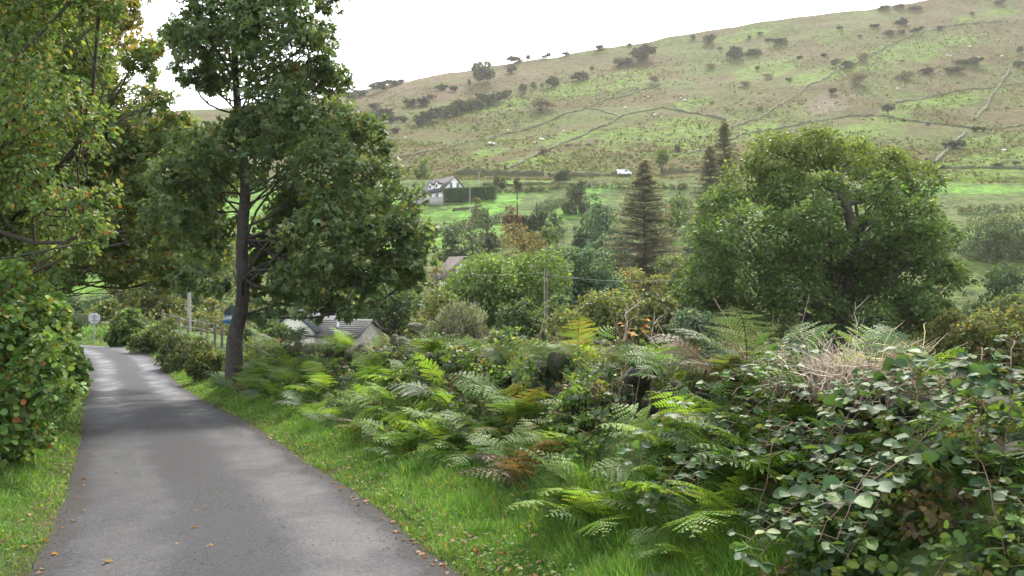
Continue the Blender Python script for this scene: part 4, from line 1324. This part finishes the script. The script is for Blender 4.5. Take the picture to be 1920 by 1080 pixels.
def roadside_wall():
    r = np.random.default_rng(61)
    root = empty('roadside_wall', wall_pt(8)); o = np.array(root.location)
    mb = MB(); Y = 1.5
    while Y < 27:
        for c in range(5):
            for side in (-.18, .2):
                w = r.uniform(.26, .5); h = r.uniform(.24, .38)
                x, y, z = lane(Y + r.uniform(-.2, .2), 3.6 + side + r.normal(0, .05) - .05 * (c - 1.5) * np.sign(side) * -1)
                zz = z + .14 + c * .24 + r.normal(0, .04)
                if c == 4 and r.random() < .5: continue
                v, f = ROCKS[r.integers(0, 10)]
                tw = rotz(-.42 + r.normal(0, .25))
                v = (v * np.array([r.uniform(.3, .42), w * 1.25, h * 1.3]) * np.interp(Y, [4, 9], [.68, 1])) @ tw.T + np.array([x, y, zz]) - o
                t = np.array([.9, .88, .84]) * np.exp(r.normal(0, .3))
                mb.add(v, f, t)
        Y += r.uniform(.28, .38) * np.interp(Y, [4, 9], [.7, 1])
    mb.build('stones', M_STONE, root)
    tag(root, 'mossy dry stone wall half buried in ferns beside the lane', 'stone wall')


roadside_wall()
for i, (lab, px, py, Y, w, hh) in enumerate((('pale rounded boulder on the wall above the ferns, directly below the bright whitish stone', 762, 648, 14.2, .42, .38),
                                             ('bright whitish stone on top of the wall beside the white cottage', 778, 615, 15.0, .38, .32),
                                             ('pinkish stone in the ferns left of the pale rounded boulder', 738, 642, 14.6, .3, .3),
                                             ('dark flat stone perched on the wall right of the tall lime fern', 1124, 643, 9.4, .18, .1),
                                             ('grey slab on the broken wall edge beside a dark hollow', 1190, 662, 8.2, .42, .2),
                                             ('dark smooth boulder at the top of the broken wall', 1245, 695, 7.3, .38, .2),
                                             ('long grey stone lying on the wall left of the dead grass', 1480, 688, 6.4, .36, .14),
                                             ('brownish stone under the long grey stone on the wall', 1482, 712, 6.3, .26, .14),
                                             ('mossy slab on the wall above the silvery brambles', 1640, 718, 5.4, .3, .12))):
    rock(lab, P(px, py, Y), (w, w * .8, hh), 3 + i, i * .9, 'boulder', 'rock', None, (3.2, 3.1, 2.9) if i < 2 else ((2.4, 1.9, 1.7) if i == 2 else (1.9, 1.85, 1.8)))


# ------------------------------------------------------------------ ferns
def frond_mesh(seed, L=.9, stipe=.3, th0=.35, arch=1.35, W=.34, np_=17, palette=None, tip=None):
    r = np.random.default_rng(seed)
    n = 26
    t = np.linspace(0, 1, n)
    th = th0 + arch * t ** 1.3
    p = np.zeros((n, 3))
    st = L / (n - 1)
    p[1:, 1] = np.cumsum(np.sin(th[:-1])) * st; p[1:, 2] = np.cumsum(np.cos(th[:-1])) * st
    p[:, 0] = .05 * L * np.sin(t * 2.2 + seed)
    tan = nrm(np.gradient(p, axis=0))
    mb = MB()
    base = np.array(palette[0][0])
    mb.tube(p, np.linspace(.006, .0015, n) * (L / .9), 5, base * [1.3, .95, .8], cap=False)
    pos, dv, nv, sc, tn = [], [], [], [], []
    for tt in np.linspace(0, 1, np_):
        s0 = stipe + (1 - stipe) * tt
        c = np.array([np.interp(s0, t, p[:, k]) for k in range(3)]); tg = np.array([np.interp(s0, t, tan[:, k]) for k in range(3)])
        up_ = nrm(np.cross(np.array([1., 0, 0]), tg))
        l = W * (1 - tt) ** .85 * (min(1, .55 + tt * 3)) + .012
        for sd in (-1, 1):
            if r.random() < .03: continue
            dr = nrm(np.array([sd, 0, 0]) * .9 + tg * (.35 + .25 * r.random()) - UP * r.uniform(.0, .25))
            m = max(3, int(l / .024))
            s = (np.arange(m) + .5) / m
            q = c + dr * (l * s)[:, None] - UP * (.10 * l * s ** 2)[:, None]
            cross = nrm(tg - dr * (tg @ dr))
            pl = np.minimum(l * .12, .027) * (1 - s) ** .6 + .006
            col = pal(r, 1, palette, .12)
            if tip is not None and tt < .25 and r.random() < .6: col = np.array([tip]) * np.exp(r.normal(0, .2))
            for e in (-1, 1):
                pos.append(q); dv.append(np.tile(nrm(cross * e + dr * .45), (m, 1))); nv.append(np.tile(up_ + dr * .1, (m, 1)) + r.normal(0, .18, (m, 3)))
                sc.append(np.stack([np.full(m, .034), pl, pl], 1)); tn.append(np.repeat(col, m, 0))
            mb.tube(c + dr * np.linspace(0, l, 4)[:, None] - UP * (.10 * l * np.linspace(0, 1, 4) ** 2)[:, None], .0016, 3, base * .9, cap=False)
    scatter(mb, LEAF_V, LEAF_F, np.concatenate(pos), frames(nrm(np.concatenate(nv)), np.concatenate(dv)), np.concatenate(sc), np.concatenate(tn))
    return mb.mesh('frond', M_GLOSS if palette is FP['silver'] else M_FERN)


FP = {'green': [((.085, .16, .03), 5), ((.11, .2, .035), 4)], 'lime': [((.17, .29, .045), 5), ((.2, .29, .05), 4)],
      'gold': [((.18, .2, .045), 4), ((.12, .17, .04), 3), ((.21, .17, .05), 2)], 'rust': [((.13, .085, .04), 5), ((.11, .08, .04), 4)], 'silver': [((.09, .13, .07), 5), ((.11, .15, .08), 3)]}
FR = {}
for k, (nm, p_) in enumerate(FP.items()):
    FR[nm] = [frond_mesh(200 + k * 10, .85, .28, .45, 1.35, .34, 13, p_, (.2, .15, .05) if nm == 'lime' else None),
              frond_mesh(201 + k * 10, .85, .16, .75, 1.15, .24, 15, p_, (.15, .09, .04) if nm == 'green' else None),
              frond_mesh(202 + k * 10, .95, .36, .35, 1.3, .36, 13, p_)]


def fern(label, loc, kinds, nf, size, seed, face=None, spread=pi, group=None):
    """fern crown: nf fronds round the foot; face = azimuth they lean to"""
    r = np.random.default_rng(seed)
    root = empty('fern', loc)
    tag(root, label, 'fern', group)
    for i in range(nf):
        k = kinds[r.integers(0, len(kinds))]
        o = bpy.data.objects.new('frond', FR[k][r.integers(0, 3)]); COL.objects.link(o)
        o.parent = root
        a = (face if face is not None else 0) + r.uniform(-spread, spread) if face is not None else i * 2 * pi / nf + r.normal(0, .3)
        o.rotation_euler = (r.normal(-.1, .22), r.normal(0, .3), a)
        s = size * r.uniform(.75, 1.15); o.scale = (s, s, s * r.uniform(.85, 1.1))
        o.location = (r.normal(0, .04), r.normal(0, .04), -.03)
    return root


def bank_z(Y, d):
    x, y, z = lane(Y, d)
    zt = float(terrain(np.array([x]), np.array([y]))[0])
    if 3.2 < d < 3.95: zt = max(zt, z + WALL_H - .12)
    return np.array([x, y, zt])


r_ = np.random.default_rng(71)
FG = 'bracken and ferns on the roadside bank'
LB = {'front': 'green fern on the front of the bank between the grass verge and the wall',
      'top': 'bracken fern growing over the top of the roadside wall', 'back': 'yellowing bracken standing just behind the roadside wall'}
for i in range(235):
    Y = 3.5 + 21 * r_.random() ** 1.6
    z_ = r_.choice(3, p=[.54, .26, .2])
    if z_ == 0: d = r_.uniform(2.15, 3.4)
    elif z_ == 1: d = r_.uniform(3.3, 3.9)
    else: d = r_.uniform(4.1, 6.0)
    px_, py_, pz_ = bank_z(Y, d)
    col = 960 + F * px_ / py_
    if 520 < col < 715 and z_ > 0 and Y > 11 and r_.random() < .85: continue
    if 1135 < col < 1260 and z_ == 0 and Y < 10: continue            # broken wall shows here
    if 1620 < col and z_ == 0 and Y < 6 and r_.random() < .6: continue   # brambles here
    if z_ == 1 and Y < 7.5 and r_.random() < .6: continue
    kinds = [['green', 'lime', 'lime', 'green', 'silver'], ['green', 'lime', 'gold', 'silver'], ['gold', 'lime', 'gold', 'rust']][z_]
    if r_.random() < .07: kinds = ['rust', 'gold', 'green']
    face = None if z_ else 1.98
    fern(LB[('front', 'top', 'back')[z_]], (px_, py_, pz_), kinds, int(r_.integers(5, 8)) if z_ == 0 else 5, np.interp(Y, [4, 9], [.8, 1]) * r_.uniform(.65, 1.0) * (1, .72, .66)[z_], 300 + i, face, 1.9, FG)

for i, (lab, px, Y, d, kinds, nf, sz, face, sp) in enumerate((
        ('tall lime fern standing high above the wall in front of the pale green tree', 1082, None, 3.8, ['lime', 'lime', 'gold'], 9, .8, None, 0),
        ('silvery green fern arching at the foot of the sycamore trunk', 447, None, 1.75, ['silver', 'silver', 'green'], 8, 1.15, None, 0),
        ('pale silvery fern drooping over the broken wall top', 1400, None, 3.5, ['silver', 'silver'], 8, .85, pi * .5, 1.2),
        ('big fresh lime bracken at the right edge of the photo', 1870, None, 3.15, ['lime', 'lime', 'green'], 11, .74, None, 0),
        ('second lime bracken just behind the big one at the right edge', 1850, None, 4.2, ['lime', 'green'], 8, .74, None, 0),
        ('upright green fern with narrow fronds right of the long grey stone', 1530, None, 3.4, ['lime', 'lime', 'green'], 8, .8, None, 0),
        ('golden bracken on the wall against the dark foot of the oak', 1360, None, 4.5, ['gold', 'gold', 'rust'], 6, .75, None, 0),
        ('lime fern sprouting at the grass edge among silver fronds', 830, None, 2.5, ['lime'], 5, .75, None, 0),
        ('dense dark green fern hanging in front of the wall left of the brambles', 1450, None, 2.8, ['green'], 12, .85, None, 0),
        ('fern with feathery fronds in front of the slate roof', 640, None, 3.8, ['green', 'lime'], 6, .7, None, 0))):
    ys = np.linspace(2.5, 26, 400)
    pts = np.array([lane(y, d) for y in ys]); cols = 960 + F * pts[:, 0] / pts[:, 1]
    j = int(np.argmin(np.abs(cols - px)))
    fern(lab, bank_z(ys[j], d), kinds, nf, sz, 500 + i, face, sp)


# ------------------------------------------------------------------ tangle of leaves, stalks and dead grass on the bank
def undergrowth():
    r = np.random.default_rng(81)
    pals = [[((.085, .15, .035), 5), ((.11, .18, .04), 4), ((.15, .2, .05), 1)], [((.06, .105, .035), 5), ((.08, .125, .04), 4)],
            [((.15, .21, .045), 4), ((.19, .22, .05), 3)], [((.14, .1, .045), 3), ((.1, .08, .045), 3), ((.2, .15, .06), 1)], [((.055, .09, .05), 5), ((.08, .115, .06), 3)]]
    cl = [[] for _ in pals]
    for k in range(3000):
        Y = 2.3 + 25 * r.random() ** 1.7; d = r.uniform(2.05, 6.8)
        x, y, z = lane(Y, d); col = 960 + F * x / y
        if 1130 < col < 1270 and d < 3.5 and Y < 10 and r.random() < .6: continue
        hm = np.interp(d, [2.05, 2.5, 3.0, 3.5, 4.2, 5.2, 6.8], [.14, .4, .64, .62, .56, .58, .5]) * (1 + float(vnoise(np.array([x]), np.array([y]), 1.2, 82)[0]) * .6)
        if 520 < col < 715 and Y > 11: hm *= .45
        hm *= np.interp(Y, [4, 9], [.72, 1.0]); rad = r.uniform(.10, .24) * (1, 1.3)[d > 4] * np.interp(Y, [4, 8], [.8, 1])
        t = float(terrain(np.array([x]), np.array([y]))[0])
        pi_ = r.choice(5, p=[.34, .26, .16, .1, .14])
        cl[pi_].append((x, y, t + hm * r.random() ** .6 - rad * .5, rad, .8))
    mb = MB()
    for k, c in enumerate(cl):
        crown_leaves(mb, r, c, len(c) * 75, .05, pals[k], ROUND_V if k in (1, 4) else LEAF_V, ROUND_F if k in (1, 4) else LEAF_F, up=.8, droop=.25, spray=7, inner=.3)
    o = mb.build('undergrowth', M_LEAF)
    tag(o, 'tangled bramble leaves and herbs clothing the roadside bank', 'undergrowth', kind='stuff')
    # stalks
    n = 1700
    Y = 4.2 + 21 * r.random(n) ** 1.3; d = r.uniform(2.4, 5.6, n)
    x, y, z = lane(Y, d); t = terrain(x, y) + np.where((d > 3.2) & (d < 4), .4, 0)
    L = r.uniform(.2, .6, n) * np.where(d < 2.8, .7, 1)
    dr = nrm(UP * .9 + r.normal(0, .45, (n, 3)))
    base = np.stack([x, y, t], 1)
    mb = MB()
    for k in range(n):
        s = np.linspace(0, 1, 5)[:, None]
        mb.tube(base[k] + dr[k] * L[k] * s + (r.normal(0, .18, 3) * L[k]) * s ** 2, np.linspace(.0035, .0015, 5), 3, pal(r, 1, [((.3, .22, .14), 5), ((.2, .12, .08), 3), ((.38, .33, .24), 3)])[0], cap=False)
    o = mb.build('dry_stalks', M_STALK)
    tag(o, 'thin dead stems and stalks poking out of the bank', 'stalks', kind='stuff')


undergrowth()


def dead_clump(label, px, py, Y, w, h, seed, n=170, tint=((.42, .34, .25), (.3, .23, .17), (.5, .44, .34))):
    r = np.random.default_rng(seed)
    root_p = P(px, py, Y); mb = MB()
    for k in range(n):
        b = np.array([r.normal(0, w * .35), r.normal(0, w * .3), -.15])
        L = h * r.uniform(.45, 1.1); dr = nrm(UP + np.array([r.normal(0, .45), r.normal(0, .4), 0]))
        s = np.linspace(0, 1, 7)[:, None]
        bend = np.array([r.normal(0, .3), r.normal(0, .3), -abs(r.normal(0, .35))]) * L
        p = b + dr * L * s + bend * s ** 2.4 + np.cumsum(r.normal(0, .02, (7, 3)), 0)
        mb.tube(p, np.linspace(.0045, .0018, 7), 3, np.array(tint[r.integers(0, 3)]) * np.exp(r.normal(0, .2)), cap=False)
    o = mb.build('dead_grass', M_STALK, loc=root_p)
    tag(o, label, 'dead grass')


dead_clump('tangled pale dead stems on the wall in front of the oak trunk', 1560, 690, 5.5, .42, .36, 1, 420, ((.5, .42, .32), (.38, .3, .23), (.58, .52, .42)))
dead_clump('dense brownish dead stems right of the tangled pale ones', 1640, 695, 5.2, .42, .32, 2, 460, ((.46, .37, .28), (.36, .28, .21), (.55, .48, .38)))
dead_clump('curling straw coloured grass heads against the dark oak skirt', 1705, 682, 5.1, .2, .34, 3, 130, ((.5, .42, .2), (.45, .36, .2), (.55, .5, .3)))
dead_clump('flattened dead bracken litter above the mossy slab', 1620, 722, 5.8, .6, .16, 4, 260, ((.34, .25, .18), (.25, .18, .13), (.4, .33, .26)))
dead_clump('dead stems lying on the wall top left of the dark hollow', 1190, 690, 8.0, .5, .16, 5, 160, ((.36, .3, .16), (.26, .2, .12), (.4, .38, .2)))
dead_clump('brown dead bracken at the grass edge below the ferns', 890, 850, 9.0, .35, .28, 6, 150, ((.24, .14, .08), (.2, .12, .08), (.3, .2, .12)))


def twig(label, px, py, Y, pts, rad, seed):
    """bare branching twig: pts are (px, py) way points"""
    r = np.random.default_rng(seed)
    b = P(px, py, Y); mb = MB()
    p = _smooth(np.array([P(a, c, Y) - b for a, c in pts]), 4) + 0
    p[:, 1] += r.normal(0, .01, len(p))
    mb.tube(p, np.linspace(rad, rad * .35, len(p)), 5, (.33, .27, .22))
    for k in range(2, len(p) - 1, 2):
        e = p[k] + np.array([r.normal(0, .1), r.normal(0, .05), r.uniform(.02, .14)])
        mb.tube([p[k], (p[k] + e) / 2 + r.normal(0, .01, 3), e], [rad * .4, rad * .3, rad * .2], 4, (.36, .3, .24), cap=False)
    o = mb.build('dead_twig', M_STALK, loc=b); tag(o, label, 'twig')


twig('bare crooked twig leaning right above the wall behind orange leaves', 1170, 630, 8.5, [(1170, 640), (1176, 605), (1172, 590), (1190, 575), (1203, 563)], .011, 1)
twig('short bare twig right of the orange leaves on the wall', 1232, 650, 8.2, [(1232, 655), (1222, 635), (1226, 608), (1240, 592)], .009, 2)
twig('upright bare sapling stem before the oak trunk', 1607, 670, 7.2, [(1605, 690), (1606, 640), (1605, 600), (1603, 565)], .008, 3)


# ------------------------------------------------------------------ brambles with broad grey green leaves
BR = [((.045, .085, .035), 6), ((.06, .105, .042), 5), ((.09, .155, .035), 2.2), ((.14, .15, .04), .4)]


def bramble(label, base, tip, rise, leaf, seed, gap=.10, palette=BR, group=None):
    r = np.random.default_rng(seed)
    base = np.array(base, float); tip = np.array(tip, float) - base
    s = np.linspace(0, 1, 14)[:, None]
    p = tip * s + UP * rise * 4 * s * (1 - s) + np.cumsum(r.normal(0, .008, (14, 3)), 0)
    root = empty('bramble', base); tag(root, label, 'bramble', group)
    st = MB().tube(p, np.linspace(.004, .0018, 14), 5, (.11, .065, .05))
    L = np.linalg.norm(np.diff(p, axis=0), axis=1).sum(); m = max(3, int(L / gap))
    pos, nv, dv, sc = [], [], [], []
    for k in range(m):
        q = (k + .6) / m
        c = np.array([np.interp(q, s[:, 0], p[:, j]) for j in range(3)]); tg = nrm(np.array([np.interp(q, s[:, 0], np.gradient(p[:, j])) for j in range(3)]))
        sd = nrm(np.cross(tg, UP)) * (1 if k % 2 else -1)
        pd = nrm(sd * .8 + tg * .4 + UP * r.uniform(.1, .6))
        e = c + pd * r.uniform(.05, .09)
        st.tube([c, e], [.002, .0014], 3, (.14, .1, .06), cap=False)
        out = nrm(pd * [1, 1, .2] - UP * .15); lat = nrm(np.cross(out, UP)); f = leaf * r.uniform(.5, 1.2)
        n0 = nrm(UP + r.normal(0, .5, 3))
        for dd, g in ((out, 1.0), (out * .35 + lat, .82), (out * .35 - lat, .82)):
            pos.append(e); dv.append(nrm(dd + r.normal(0, .08, 3))); nv.append(nrm(n0 + r.normal(0, .16, 3))); sc.append(f * g)
    st.build('cane', M_STALK, root)
    scatter(MB(), ROUND_V, ROUND_F, np.array(pos), frames(np.array(nv), np.array(dv)), np.array(sc), pal(r, len(pos), palette, .15)).build('leaves', M_GLOSS, root)


rb = np.random.default_rng(91)
bg = 'bramble canes with grey green leaves on the right of the bank'
for i in range(64):
    Y = rb.uniform(2.7, 5.6); d0 = rb.uniform(2.9, 3.5)
    b = bank_z(Y, d0) + UP * rb.uniform(.0, .35)
    if 960 + F * b[0] / b[1] < 1400: continue
    x1, y1, z1 = lane(Y + rb.uniform(-.7, .4), d0 - rb.uniform(.45, 1.3))
    t = np.array([x1, y1, float(terrain(np.array([x1]), np.array([y1]))[0]) + rb.uniform(.08, .6)])
    bramble('grey green bramble cane arching out of the dark bank at the right', b, t, rb.uniform(.08, .3), rb.uniform(.05, .088), 600 + i, .058, BR, bg)
for i, (lab, b, t, rise, leaf, pl) in enumerate((
        ('long thin bramble cane reaching left over the grass with few leaves', P(1380, 900, 5.6), P(1055, 1010, 5.9), .16, .06, BR),
        ('bramble cane lying low across the bottom right with grey leaves', P(1900, 1010, 4.1), P(1500, 1045, 4.2), .10, .085, BR),
        ('bramble with yellow and orange leaves at the grass edge', P(1330, 900, 6.0), P(1160, 880, 6.2), .12, .075, [((.28, .24, .04), 5), ((.14, .2, .04), 4), ((.3, .15, .03), 2)]),
        ('bramble spray with shiny leaves in front of the broken wall', P(1330, 800, 6.8), P(1120, 770, 7.0), .14, .075, BR),
        ('small shiny bramble spray at the grass edge left of the lime fern', P(900, 800, 9.6), P(790, 815, 9.4), .12, .08, BR),
        ('bramble spray hanging left of the mossy slab', P(1560, 745, 5.2), P(1440, 790, 5.1), .08, .07, BR),
        ('bramble shoot with grey leaves at the top of the right bank', P(1800, 760, 4.4), P(1640, 760, 4.5), .08, .085, BR))):
    bramble(lab, b, t, rise, leaf, 700 + i, .11, pl)
for i in range(40):
    Y = 6 + 14 * rb.random() ** 1.2; d0 = rb.uniform(2.7, 3.4)
    b = bank_z(Y, d0) + UP * rb.uniform(0, .3)
    x1, y1, z1 = lane(Y + rb.uniform(-.7, .7), d0 - rb.uniform(.2, .6))
    t = np.array([x1, y1, float(terrain(np.array([x1]), np.array([y1]))[0]) + rb.uniform(.1, .5)])
    bramble('bramble cane threading through the ferns on the middle of the bank', b, t, rb.uniform(.08, .25), rb.uniform(.055, .085), 800 + i, .1, BR + [((.12, .17, .04), 3)], 'bramble canes among the ferns')

# orange leaved shoots on the wall
for i, (lab, px, py, Y) in enumerate((('orange leaved shoot on the wall beside the crooked twig', 1185, 625, 8.4), ('small orange leaved shoot just right of the crooked twig', 1207, 612, 8.4))):
    bramble(lab, P(px, py + 25, Y), P(px + 6, py - 14, Y), .02, .05, 760 + i, .04, [((.32, .2, .03), 4), ((.35, .13, .03), 4)])


# ------------------------------------------------------------------ left hedge, verges, fallen leaves
def left_hedge():
    HP = [((.105, .18, .045), 6), ((.14, .215, .05), 5), ((.07, .125, .04), 4), ((.22, .2, .04), .8), ((.25, .1, .03), .25)]
    for nm, lab, Y, foot, spec, n in (
            ('hedge_shrub', 'bright leafy hedge shrub nearest the camera on the left verge', 9.6, (-40, 10.0),
             [(10, 560, 70), (75, 600, 48), (20, 650, 80), (92, 660, 50), (50, 740, 78), (108, 735, 40), (15, 815, 60), (65, 815, 40), (-60, 600, 90), (-70, 720, 110), (-60, 820, 80), (20, 520, 36)], 17000),
            ('hedge_shrub', 'leafy hedge shrub just beyond the nearest one on the left verge', 14.5, (60, 15.0),
             [(70, 570, 40), (110, 625, 36), (70, 640, 50), (128, 680, 34), (100, 700, 44), (135, 720, 26), (40, 600, 60), (30, 700, 60), (90, 740, 34)], 11000),
            ('hedge_shrub', 'shaded hedge shrub at the bend where the lane turns left', 23, (85, 24.0),
             [(95, 620, 34), (118, 655, 24), (80, 660, 40), (110, 690, 26), (60, 630, 50), (128, 672, 16), (70, 690, 40)], 6000)):
        r = np.random.default_rng(int(Y * 10))
        f0 = G(*foot)
        cl = []
        for s in spec:
            for q in range(2):
                p = P(s[0], s[1], Y + r.uniform(-.5, .9) * (1 + q * .5)) - f0
                p[2] = max(p[2], .12)
                cl.append((*p, s[2] / F * Y * .95, .9))
        root = empty(nm, f0); tag(root, lab, 'shrub', 'hedge shrubs along the left of the lane')
        mb = MB()
        for c in cl: limb(mb, r, (c[0] * .4, c[1] * .4, -.2), c[:3], .016, .005, BARK, 6, .08, 5)
        mb.build('trunk', M_BARK, root)
        crown_leaves(MB(), r, cl, n, .072 * (Y / 9.6) ** .5, HP, ROUND_V, ROUND_F, up=.8, droop=.3, spray=9, inner=.35).build('crown', M_GLOSS, root)


left_hedge()


def verge_grass():
    for nm, lab, sgn, n, seed in (('grass', 'bright green grass of the right verge', 1, 170000, 1), ('grass', 'bright green grass of the left verge', -1, 120000, 2)):
        r = np.random.default_rng(900 + seed)
        a = 1 / 3.2; b = 1 / 55.
        Y = 1 / (a + (b - a) * r.random(n) ** .8)
        w = r.random(n)
        dm = np.interp(Y, [0, 12, 18, 24, 40, 55], [2.5, 2.4, 2.2, 2.3, 3.2, 4.5]) if sgn > 0 else np.full(n, 3.4)
        lo = 1.26
        d = lo + (dm - lo) * w ** .85
        x, y, z = lane(Y, sgn * d)
        z = terrain(x, y) - .01
        cl = vnoise(x, y, .5, 91 + seed) + vnoise(x, y, .17, 92 + seed) * .8
        keep = (r.random(n) < np.clip(.5 + (d - lo) * 2.6 + cl * .5, .1, 1)); x, y, z, d, cl, w = [q[keep] for q in (x, y, z, d, cl, w)]; n = len(x)
        h = (.045 + .10 * sstep((d - lo) / .9) + .22 * sstep((d - lo - 1.0) / .7)) * np.exp(cl * .8) * r.uniform(.5, 1.3, n)
        if sgn < 0: h = h * .8 + .02
        wd = np.maximum(.0045, .0011 * y) * r.uniform(.7, 1.3, n)
        az = r.uniform(0, 2 * pi, n)
        nv = np.stack([np.cos(az), np.sin(az), np.full(n, .15)], 1)
        dv = nrm(UP + nv * r.uniform(.0, .75, n)[:, None] + r.normal(0, .25, (n, 3)))
        sd_ = nrm(np.cross(dv, nv)); nn = np.cross(sd_, dv)
        c = pal(r, n, [((.085, .2, .028), 7), ((.12, .235, .035), 5), ((.17, .24, .05), 2.2), ((.28, .24, .11), 1.1), ((.05, .11, .025), 2)], .28)
        ed = np.clip(1 - (d - lo) / .45, 0, 1)[:, None] * (r.random((n, 1)) < .4)
        c = c * (1 - ed * .6) + np.array([.14, .13, .05]) * ed * .6
        c = c * np.exp(cl[:, None] * .35)
        pos = np.stack([x, y, z], 1)
        R = np.stack([sd_, dv, nn], -1)
        o = scatter(MB(), BLADE_V, BLADE_F, pos, R, np.stack([wd, h, h], 1), c).build(nm, M_GRASS)
        tag(o, lab, 'grass', kind='stuff')
    # clover and small herbs in the turf
    r = np.random.default_rng(950); n = 9000
    Y = 1 / (1 / 3.6 - (1 / 3.6 - 1 / 26.) * r.random(n)); s = np.where(r.random(n) < .35, -1, 1); d = s * r.uniform(1.35, 2.7, n)
    x, y, z = lane(Y, d); z = terrain(x, y) + r.uniform(.02, .09, n)
    nv = nrm(UP + r.normal(0, .4, (n, 3))); dv = nrm(r.normal(0, 1, (n, 3)) * [1, 1, .2])
    o = scatter(MB(), ROUND_V, ROUND_F, np.stack([x, y, z], 1), frames(nv, dv), r.uniform(.012, .032, n), pal(r, n, [((.08, .16, .035), 5), ((.11, .19, .045), 3)])).build('herbs', M_LEAF)
    tag(o, 'clover and small round leaved herbs in the verge turf', 'herbs', kind='stuff')
    n = 700
    Y = 1 / (1 / 3.6 - (1 / 3.6 - 1 / 30.) * r.random(n)); s = np.where(r.random(n) < .35, -1, 1); d = s * (1.15 + np.abs(r.normal(0, .45, n)))
    x, y, z = lane(Y, d); z = np.maximum(terrain(x, y), np.where(np.abs(d) < 1.32, lane(Y, 0)[2], -99)) + np.where(np.abs(d) > 1.35, r.uniform(.02, .08, n), .012)
    nv = nrm(UP + r.normal(0, .4, (n, 3))); dv = nrm(r.normal(0, 1, (n, 3)) * [1, 1, .15])
    o = scatter(MB(), LEAF_V * [1.2, 1, 1.6], LEAF_F, np.stack([x, y, z], 1), frames(nv, dv), r.uniform(.025, .06, n), pal(r, n, [((.2, .1, .045), 5), ((.28, .16, .07), 3), ((.12, .07, .04), 4)])).build('leaf_litter', M_LEAF)
    tag(o, 'brown fallen leaves littering the verges and lane edges', 'leaf litter', kind='stuff')


verge_grass()


def lane_litter():
    r = np.random.default_rng(970)
    lf = MB(); scatter(lf, LEAF_V * [1.3, 1, 2.0] - [0, .5, 0], LEAF_F, np.zeros((1, 3)), np.eye(3)[None], np.array([1.]), np.array([[.2, .11, .06]]))
    lf2 = MB(); scatter(lf2, MAPLE_V * [1, 1, 2.5] - [0, .4, 0], MAPLE_F, np.zeros((1, 3)), np.eye(3)[None], np.array([1.]), np.array([[.24, .17, .1]]))
    ms = [lf.mesh('fallen_leaf', M_LEAF), lf2.mesh('fallen_leaf', M_LEAF)]
    for i in range(22):
        if i < 6: x, Y = [( (a - 960) / F, b) for a, b in ((362, 6.9), (368, 7.6), (200, 12.8), (395, 6.3), (332, 6.4), (158, 7.8))][i]; x = x * Y; d = 0
        else:
            Y = 4.8 + 16 * r.random() ** 1.5; d = r.uniform(-1.2, 1.2); x, Y, _ = lane(Y, d)
        _, zr = road_query(np.array([x]), np.array([Y]))
        o = bpy.data.objects.new('fallen_leaf', ms[i % 2]); COL.objects.link(o)
        o.location = (float(x), float(Y), float(zr[0]) + .026); s = r.uniform(.03, .065)
        o.scale = (s, s, s); o.rotation_euler = (r.normal(0, .25), r.normal(0, .25), r.uniform(0, 6.3))
        tag(o, 'brown fallen leaf lying on the wet lane', 'leaf', 'fallen leaves on the lane')
    n = 3200
    Y = 1 / (1 / 4.2 - (1 / 4.2 - 1 / 24.) * r.random(n))
    k = r.random(n); d = np.where(k < .45, r.normal(.05, .2, n), np.where(k < .8, r.normal(1.22, .09, n), r.normal(-1.22, .07, n)))
    x, y, z = lane(Y, d); crown_ = .025 * (1 - (d / 1.34) ** 2)
    tet = np.array([[-.5, -.4, 0], [.5, -.45, 0], [.45, .5, 0], [-.4, .5, 0], [.05, 0, .55]])
    f = np.array([[0, 1, 4], [1, 2, 4], [2, 3, 4], [3, 0, 4]])
    a = r.uniform(0, 6.3, n); R = np.zeros((n, 3, 3)); R[:, 0, 0] = R[:, 1, 1] = np.cos(a); R[:, 0, 1] = -np.sin(a); R[:, 1, 0] = np.sin(a); R[:, 2, 2] = 1
    o = scatter(MB(), tet, f, np.stack([x, y, z + crown_ - .002], 1), R, r.uniform(.004, .013, n), pal(r, n, [((.09, .08, .075), 5), ((.05, .045, .04), 4), ((.2, .18, .16), 1)])).build('gravel', M_STONE)
    tag(o, 'loose gravel along the middle and edges of the lane', 'gravel', kind='stuff')


lane_litter()


# ------------------------------------------------------------------ the damp air of the valley
def haze():
    m, t = mat('valley_haze')
    v = t.nodes.new('ShaderNodeVolumePrincipled')
    v.inputs['Color'].default_value = (.98, .96, .91, 1)
    v.inputs['Density'].default_value = HAZE
    v.inputs['Anisotropy'].default_value = .3
    o = t.nodes.new('ShaderNodeOutputMaterial'); t.links.new(v.outputs[0], o.inputs['Volume'])
    g = bpy.data.objects['ground']
    co = np.empty(len(g.data.vertices) * 3, np.float32); g.data.vertices.foreach_get('co', co); co = co.reshape(-1, 3)
    lo = co.min(0) - [2, 2, 1]; hi = co.max(0) + [2, 2, 12]
    b = MB().box((lo + hi) / 2, hi - lo).build('haze', m)
    tag(b, 'thin pale haze lying over the valley and hill', 'haze', kind='stuff')


HAZE = .000125
haze()
